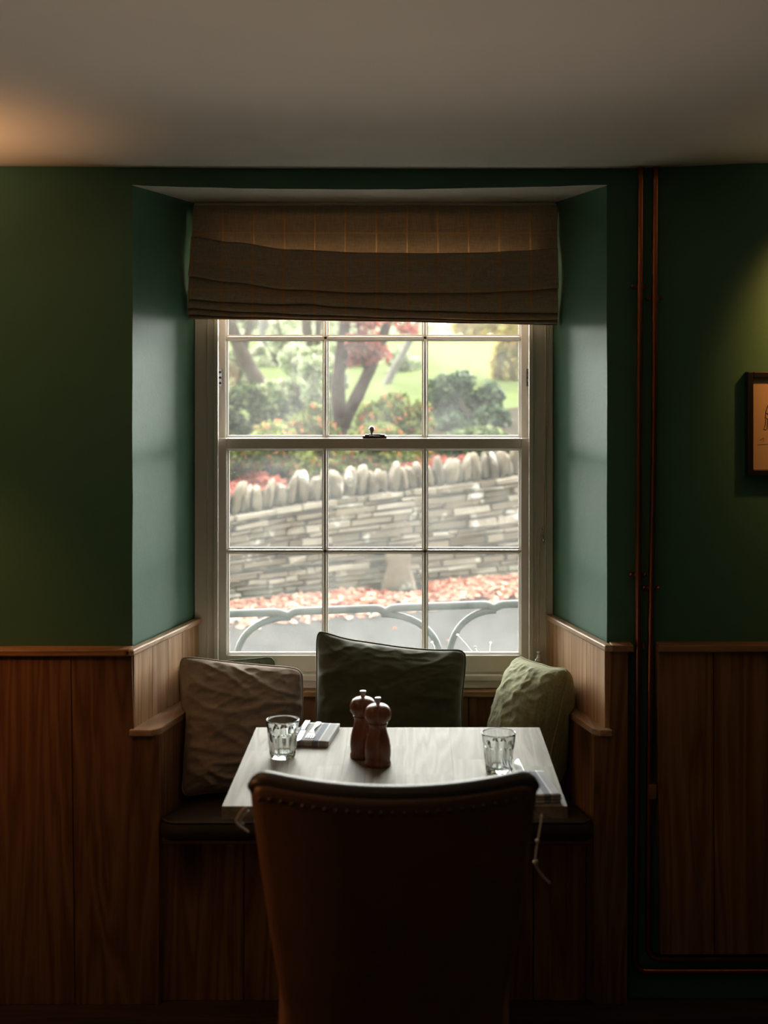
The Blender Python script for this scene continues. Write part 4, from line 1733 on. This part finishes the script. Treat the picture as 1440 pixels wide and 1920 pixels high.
bmesh.ops.recalc_face_normals(bm, faces=bm.faces[:])
obj('stone_courses', bm, M['stone'], sw, bevel=0.010, seg=2)
bm = new_bm()
add_prism(bm, [tuple(wpt(S0, .09))[:2], tuple(wpt(S1, .09))[:2], tuple(wpt(S1, .40))[:2], tuple(wpt(S0, .40))[:2]], 'z', 0, 0.45, .1)
ns_ = 60
for (za_, d0_, d1_) in ((0.0, .20, .34),):
    top_ = []
    for i in range(ns_ + 1):
        s_ = S0 + (S1 - S0) * i / ns_
        zz = wall_top(s_)
        top_.append([bm.verts.new(wpt(s_, d, z_)) for d, z_ in ((d0_, zz - .1), (d0_ + .02, zz + .10), (d1_, zz + .10), (d1_ + .02, zz - .1))])
    for a_, b_ in zip(top_[:-1], top_[1:]):
        for k_ in range(4):
            bm.faces.new([a_[k_], b_[k_], b_[(k_ + 1) % 4], a_[(k_ + 1) % 4]])
bmesh.ops.recalc_face_normals(bm, faces=bm.faces[:])
obj('wall_core', bm, M['soil'], sw)
# upright coping stones, each a part
s = S0
k = 0
while s < S1:
    inview = -0.35 < s < 3.0
    wdt = rw.uniform(.055, .098)
    hgt = rw.uniform(.16, .235)
    bm = new_bm()
    zt = wall_top(s + wdt / 2)
    lean = rw.uniform(-.03, .06)
    shr = rw.uniform(-.15, .15)
    dep_ = rw.uniform(.12, .165)
    yw = rw.uniform(-.58, -.22)
    bmesh.ops.create_cube(bm, size=1.0)
    bmesh.ops.subdivide_edges(bm, edges=bm.edges[:], cuts=4, use_grid_fill=True)
    for v in bm.verts:
        p = v.co.copy() * 2
        # superellipse rounding
        r4 = (abs(p.x) ** 4 + abs(p.z) ** 3.2 + abs(p.y) ** 6) ** (1 / 4)
        p /= max(r4, .01) if r4 > 1 else 1
        a = p.x * wdt / 2 * (1 - 0.42 * max(0, p.z) + shr * p.z)
        d_ = p.y * dep_
        h_ = (p.z + 1) / 2 * hgt * (1 + .0 * p.x)
        nz = 0.022 * noise.noise(Vector((p.x * 1.3 + s * 7, p.y * 1.3, p.z * 1.3 + k))) + 0.009 * noise.noise(Vector((p.x * 4 + s * 3, p.y * 4, p.z * 4 + k)))
        q = wpt(s + wdt / 2 + a * math.cos(yw) - d_ * math.sin(yw) + lean * (p.z + 1) / 2 + nz, .17 + d_ * math.cos(yw) + a * math.sin(yw) + nz, zt - .012 + h_ + nz)
        v.co = q
    setr(bm, bm.faces[:], rw.uniform(.0, .42))
    obj('coping_stone', bm, M['stone'], sw, smooth=True)
    s += wdt * 1.12
    k += 1

# stone post at the foot of the wall
bm = new_bm()
cb = P(747, 1111, 9.72)
cb.z = 0
bmesh.ops.create_cube(bm, size=1.0)
bmesh.ops.subdivide_edges(bm, edges=bm.edges[:], cuts=5, use_grid_fill=True)
for v in bm.verts:
    p = v.co * 2
    t = (p.z + 1) / 2
    hw = 0.142 - 0.055 * min(1, t * 1.6) + 0.022 * max(0, t - .7) / .3
    n_ = 0.012 * noise.noise(Vector((p.x * 1.5, p.y * 1.5, p.z * 2)))
    v.co = Vector((cb.x + p.x * hw * (1 - .06 * abs(p.y)) + n_, cb.y + .12 + p.y * .10 + n_, t * 0.30 + n_ * .5 if t > 0 else 0))
setr(bm, bm.faces[:], .42)
so = tag(obj('stone_post', bm, M['stone'], smooth=True), 'squat weathered stone post standing among red leaves against the garden wall', 'stone')
recenter(so, (cb.x, cb.y + .12, 0))

# garden ground
bm = new_bm()


def gz(x, y):
    q = Vector((x, y, 0)) - ga
    s = q.dot(wdir)
    d = q.dot(wnor)
    base = wall_top(max(S0, min(S1, s))) + .06
    t = max(0, d - .45)
    if s < .6:
        base -= 0.04
    return base + 0.042 * t + 0.35 * (1 - math.exp(-max(0, t - 2.5) / 5)) + 0.04 * noise.noise(Vector((x * .7, y * .7, 0)))


def ground_f(u, v):
    s = -9 + 24 * u
    d = .40 + 40 * v ** 1.6
    p = wpt(s, d)
    return (p.x, p.y, gz(p.x, p.y) if v > 0 else 0.2)


V, fs = add_grid(bm, 60, 50, ground_f)
for f in fs:
    c = f.calc_center_median()
    q = Vector((c.x, c.y, 0)) - ga
    d = q.dot(wnor)
    if d > 3.6:
        f.material_index = 1
bmesh.ops.recalc_face_normals(bm, faces=fs)
for f in fs:
    if f.normal.z < 0:
        f.normal_flip()
struct('garden_ground', bm, None, 'sloping garden bank and lawn behind the stone wall', 'ground', smooth=True, mats=[M['soil'], M['lawn']])


def leaf(bm, p, size, rg, flat=0.0):
    a = Vector((rg.gauss(0, 1), rg.gauss(0, 1), rg.gauss(0, 1) * (1 - flat)))
    if a.length < 1e-3:
        a = Vector((1, 0, 0))
    a.normalize()
    b = Vector((rg.gauss(0, 1), rg.gauss(0, 1), rg.gauss(0, 1) * (1 - flat)))
    b = (b - a * b.dot(a))
    if b.length < 1e-3:
        return
    b.normalize()
    c = a.cross(b)
    L = size * rg.uniform(.7, 1.3)
    W_ = L * rg.uniform(.45, .7)
    vs = [bm.verts.new(p - a * L / 2), bm.verts.new(p + b * W_ / 2 + c * L * .08), bm.verts.new(p + a * L / 2), bm.verts.new(p - b * W_ / 2 + c * L * .08)]
    f1_ = bm.faces.new([vs[0], vs[1], vs[2]])
    f2_ = bm.faces.new([vs[0], vs[2], vs[3]])
    r_ = rg.random()
    setr(bm, (f1_, f2_), r_)


def foliage(bm, c, rad, n, size, rg, clumps=14, shell=.55):
    c = Vector(c)
    cl = []
    for k in range(clumps):
        d = Vector((rg.gauss(0, 1), rg.gauss(0, 1), rg.gauss(0, 1))).normalized()
        rr_ = rg.uniform(shell, .92)
        cl.append((Vector((d.x * rad[0] * rr_, d.y * rad[1] * rr_, d.z * rad[2] * rr_)), rg.uniform(.28, .46)))
    for i in range(n):
        o_, s_ = rg.choice(cl)
        d = Vector((rg.gauss(0, 1), rg.gauss(0, 1), rg.gauss(0, 1))).normalized() * (rg.random() ** .4)
        p = c + o_ + Vector((d.x * rad[0] * s_, d.y * rad[1] * s_, d.z * rad[2] * s_))
        leaf(bm, p, size, rg)


def bush(name, label, px0, px1, py0, py1, Y, mat, n, size, seed, cat='bush', dep=None):
    rg = random.Random(seed)
    x0, x1 = X(px0, Y), X(px1, Y)
    z1, z0 = Z(py0, Y), Z(py1, Y)
    cx = (x0 + x1) / 2
    zb = gz(cx, Y)
    z0 = min(z0, z1 - .3)
    t = thing(name, label, cat, (cx, Y, zb))
    bm = new_bm()
    rx = (x1 - x0) / 2
    rz = (z1 - z0) / 2
    foliage(bm, (cx, Y, (z0 + z1) / 2), (rx, dep or rx * .8, rz), n, size, rg, 18)
    obj('foliage', bm, mat, t)
    bm = new_bm()
    for k in range(4):
        a = rg.uniform(0, 6.28)
        top = Vector((cx + math.cos(a) * rx * .4, Y + math.sin(a) * rx * .3, (z0 + z1) / 2 + rz * .3))
        add_tube(bm, [Vector((cx + math.cos(a) * .03, Y + math.sin(a) * .03, zb - .05)), (Vector((cx, Y, zb)) + top) / 2 + Vector((.02, .01, 0)), top], [.022, .016, .006], 7)
    obj('stems', bm, M['bark'], t, smooth=True)
    return t


bush('laurel_bush', 'dark glossy bush low in the left pane beside the slanting trunk', 405, 540, 732, 860, 12.6, M['leaf_dark'], 4200, .085, 21)
bush('pale_shrub', 'pale green bushy shrub filling the right of the left upper pane', 490, 645, 650, 805, 14.2, M['leaf_pale'], 4200, .09, 22)
bush('rust_shrub', 'low shrub with rusty red leaves between laurel and maple', 520, 640, 755, 880, 12.0, M['leaf_mid'], 3000, .07, 23)
bush('berry_shrub', 'mid green shrub with red berries right of the maple fork', 672, 820, 736, 880, 12.3, M['leaf_mid'], 4600, .07, 24)
bush('holly_bush', 'big dark green rounded holly bush in the right pane', 798, 972, 695, 850, 13.4, M['leaf_holly'], 6500, .085, 25)
bush('low_shrub', 'low green shrub just above the left coping stones under the meeting rail', 405, 590, 800, 930, 10.9, M['leaf_mid'], 5200, .07, 26, dep=.45)
bush('low_shrub', 'low yellow-green shrub behind the coping in the middle pane', 598, 800, 800, 925, 11.1, M['leaf_mid'], 5200, .07, 27, dep=.45)
bush('low_shrub', 'low dark shrub above the coping at the right pane', 785, 1000, 800, 900, 11.6, M['leaf_dark'], 4200, .07, 28, dep=.45)
bush('olive_shrub', 'tall olive coloured shrub at the right edge of the lawn', 925, 1020, 600, 780, 17.0, M['leaf_gold'], 3000, .10, 29)
bush('round_shrub', 'pale rounded shrub on the lawn right of the maple', 715, 795, 660, 750, 18.5, M['leaf_pale'], 2200, .11, 30)
bush('conifer_shrub', 'bluish pale shrub behind the slanting trunk at far left', 400, 475, 650, 775, 17.0, M['leaf_pale'], 2400, .10, 31)
bush('side_shrub', 'pale green shrub on the bank far to the left, past the window edge', 150, 330, 650, 860, 13.0, M['leaf_pale'], 3000, .09, 34)
bush('side_shrub', 'dark green shrub on the bank far to the right, past the window edge', 1060, 1260, 680, 860, 13.6, M['leaf_holly'], 3000, .09, 35)
bush('side_shrub', 'mid green shrub near the wall at the far left, past the window edge', 180, 390, 800, 950, 10.7, M['leaf_mid'], 3000, .07, 36, dep=.45)
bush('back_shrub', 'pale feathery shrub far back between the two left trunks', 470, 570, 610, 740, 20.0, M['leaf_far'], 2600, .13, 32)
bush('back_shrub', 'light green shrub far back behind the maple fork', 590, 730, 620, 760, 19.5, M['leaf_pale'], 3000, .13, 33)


def trunk(bm, lst, Y, w0, w1, ys=None):
    pts = [P(a, b, Y + (ys[i] if ys else 0)) for i, (a, b) in enumerate(lst)]
    path = smooth_path(pts, 5)
    n_ = len(path)
    add_tube(bm, path, [(w0 + (w1 - w0) * i / (n_ - 1)) * (1 + .12 * noise.noise(Vector((i * .6, Y, 0)))) for i in range(n_)], 12)


def tree(name, label, stems, Y, crown, mat, n, size, seed, bark='bark', cat='tree'):
    rg = random.Random(seed)
    b0 = P(*stems[0][0][0], Y)
    zb = gz(b0.x, Y)
    t = thing(name, label, cat, (b0.x, Y, zb))
    bm = new_bm()
    for q, (lst, w0, w1) in enumerate(stems):
        if q == 0:
            base_py = VY + (CZ - (zb - .1)) * F / Y
            if lst[0][1] < base_py:
                lst = [(lst[0][0], base_py)] + lst
        trunk(bm, lst, Y, w0, w1)
    obj('trunk', bm, M[bark], t, smooth=True)
    bm = new_bm()
    for (px, py, rx, ry, rz, k) in crown:
        c = P(px, py, Y)
        foliage(bm, c, (rx, ry, rz), int(n * k), size, rg, 16, .35)
    obj('crown', bm, mat, t)
    return t


tree('maple_tree', 'forked maple tree with red leaves in the middle upper pane',
     [([(642, 815), (634, 740), (638, 680), (647, 600), (650, 480)], .085, .045), ([(640, 800), (665, 752), (690, 700), (712, 650), (740, 560), (780, 440)], .075, .03),
      ([(690, 700), (676, 650), (670, 590)], .03, .015)], 12.8,
     [(690, 660, .22, .25, .18, .30), (668, 640, .15, .2, .12, .14), (600, 500, .9, .7, .45, .5), (760, 470, .9, .7, .5, .5), (720, 600, .35, .3, .18, .16), (650, 590, .3, .3, .12, .10)], M['leaf_red'], 1500, .085, 41, 'bark_dark')
tree('garden_tree', 'slanting grey tree trunk crossing the left upper pane',
     [([(505, 765), (482, 715), (455, 665), (425, 590), (380, 450)], .115, .07), ([(455, 665), (470, 600), (490, 480)], .05, .03)], 15.5,
     [(400, 430, 1.4, 1.0, .7, .6), (500, 440, 1.2, 1, .5, .4)], M['leaf_gold'], 1800, .10, 42)
tree('garden_tree', 'pale leaning trunk on the lawn right of the maple',
     [([(716, 745), (735, 700), (760, 655), (800, 560), (830, 450)], .055, .035)], 17.0,
     [(840, 440, 1.3, 1.0, .5, .6), (960, 520, 1.0, .8, .5, .5)], M['leaf_gold'], 1800, .10, 43, 'bark_pale')
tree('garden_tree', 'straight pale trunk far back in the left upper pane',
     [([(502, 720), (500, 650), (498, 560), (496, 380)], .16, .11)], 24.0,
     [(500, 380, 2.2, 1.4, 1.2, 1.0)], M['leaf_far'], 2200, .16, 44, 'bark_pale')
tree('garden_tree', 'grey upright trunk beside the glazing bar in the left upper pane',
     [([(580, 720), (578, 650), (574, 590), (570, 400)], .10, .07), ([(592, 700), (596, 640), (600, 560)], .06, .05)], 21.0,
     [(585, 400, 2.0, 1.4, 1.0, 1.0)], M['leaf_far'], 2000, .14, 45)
tree('garden_tree', 'thin curved sapling stem in the left upper pane',
     [([(566, 700), (556, 685), (538, 655), (522, 610), (515, 540)], .025, .014)], 18.0,
     [(520, 520, .6, .5, .4, 1.0)], M['leaf_gold'], 500, .10, 46)
# distant tree belt behind the lawn
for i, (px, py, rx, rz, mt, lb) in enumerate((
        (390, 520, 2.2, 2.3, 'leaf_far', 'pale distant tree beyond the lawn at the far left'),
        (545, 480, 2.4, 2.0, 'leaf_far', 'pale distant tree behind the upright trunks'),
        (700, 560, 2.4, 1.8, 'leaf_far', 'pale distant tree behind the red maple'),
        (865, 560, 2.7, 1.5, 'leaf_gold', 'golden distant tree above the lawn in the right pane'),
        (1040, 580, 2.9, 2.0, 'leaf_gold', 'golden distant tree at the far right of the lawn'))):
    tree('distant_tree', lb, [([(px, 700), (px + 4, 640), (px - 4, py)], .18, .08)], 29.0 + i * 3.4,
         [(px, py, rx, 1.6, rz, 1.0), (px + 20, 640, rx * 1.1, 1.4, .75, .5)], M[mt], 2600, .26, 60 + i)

# leaf litter along the foot of the wall, on the bank and scattered over the lane
rg = random.Random(5)
bm = new_bm()
for i in range(9500):
    s = rg.uniform(S0, S1)
    d = -.10 - abs(rg.gauss(0, .38))
    if d < -1.0 or (rg.random() < .3 and s < .3):
        continue
    p = wpt(s, d - .02, 0.010 + .03 * rg.random() * math.exp(d * 2))
    if (p - Vector((cb.x, cb.y + .12, p.z))).length < .23:
        continue
    leaf(bm, p, .075, rg, .8)
for i in range(90):
    p = Vector((rg.uniform(-3, 3), rg.uniform(4.9, 9.4), .008))
    leaf(bm, p, .05, rg, .92)
tag(obj('fallen_leaves', bm, M['litter']), 'strip of fallen pink and red leaves along the foot of the garden wall', 'leaves', kind='stuff')
bm = new_bm()
for (s0, s1, k) in ((-.9, .70, 1500), (1.7, 2.3, 600)):
    for i in range(k):
        s = rg.uniform(s0, s1)
        d = rg.uniform(.52, 1.15)
        p = wpt(s, d)
        p.z = gz(p.x, p.y) + .01 + .05 * rg.random()
        leaf(bm, p, .07, rg, .5)
tag(obj('fallen_leaves', bm, M['leaf_red']), 'red fallen leaves lying on the bank just above the coping stones', 'leaves', kind='stuff')

# iron railing outside the window
YR = 4.80
rl = thing('metal_railing', 'grey iron railing with arched braces just outside the lower panes', 'railing', (X(740, YR), YR, 0))
bm = new_bm()
kn = [(250, 1160), (540, 1150), (722, 1143), (926, 1136), (1150, 1133)]
path = []
for (a, ya), (b, yb) in zip(kn[:-1], kn[1:]):
    L = b - a
    for q in (0, .03, .07, .14, .3, .5, .7, .86, .93, .97):
        dip = 7 * max(0, 1 - min(q, 1 - q) / .085) ** 1.2
        yy = ya + (yb - ya) * q + dip - 3
        path.append(P(a + L * q, yy, YR))
path.append(P(kn[-1][0], kn[-1][1] + 4, YR))
add_tube(bm, smooth_path(path, 3), 0.0145, 12)
obj('top_rail', bm, M['iron'], rl, smooth=True)


def arch(px_k, py_k, px_e):
    bm = new_bm()
    a = P(px_k, py_k + 5, YR)
    b = P(px_e, 1226, YR)
    pts = []
    for k in range(13):
        th = PI / 2 * k / 12
        pts.append(Vector((a.x + (b.x - a.x) * math.sin(th), YR, b.z - .05 + (a.z - b.z + .05) * math.cos(th) ** .75 if k < 12 else b.z - .05)))
    pts.append(Vector((b.x + (b.x - a.x) * .04, YR, .35)))
    pts.append(Vector((b.x + (b.x - a.x) * .04, YR, 0)))
    add_tube(bm, pts, 0.0125, 12)
    obj('arched_brace', bm, M['iron'], rl, smooth=True)


arch(545, 1152, 443)
arch(715, 1146, 826)
arch(930, 1139, 842)
arch(1150, 1136, 1240)
arch(250, 1163, 340)

# seedlings on the outer sill
ss = []
for i, (lst, lb) in enumerate((([(886, 1222), (872, 1205), (858, 1190)], 'long leaning seedling on the outer sill, tallest of the sprouts'),
                               ([(918, 1222), (919, 1212), (920, 1205)], 'upright seedling on the outer sill nearest the right stile'),
                               ([(816, 1222), (815, 1212), (810, 1204)], 'curved seedling on the outer sill beside the right glazing bar'),
                               ([(895, 1222), (893, 1217), (891, 1213)], 'dark tipped short seedling on the outer sill'))):
    Y = 4.10
    b = P(*lst[0], Y)
    zs_ = 0.745 - 0.03 * (Y - YC - .15) / (YO + .08 - YC - .15)
    pts = [Vector((b.x, Y, zs_))] + [P(a_, c_, Y) for a_, c_ in lst]
    bm = new_bm()
    t = thing('seedling', lb, 'seedling', (b.x, Y, zs_), group='seedlings on the outer sill')
    add_tube(bm, pts, .0011, 6)
    obj('stem', bm, M['sprout'], t, smooth=True)
    bm = new_bm()
    bmesh.ops.create_uvsphere(bm, u_segments=10, v_segments=7, radius=.0042, matrix=Matrix.Translation(pts[-1]) @ Matrix.Diagonal((1, 1, .75, 1)))
    obj('bud', bm, M['sprout'] if i != 3 else M['black'], t, smooth=True)
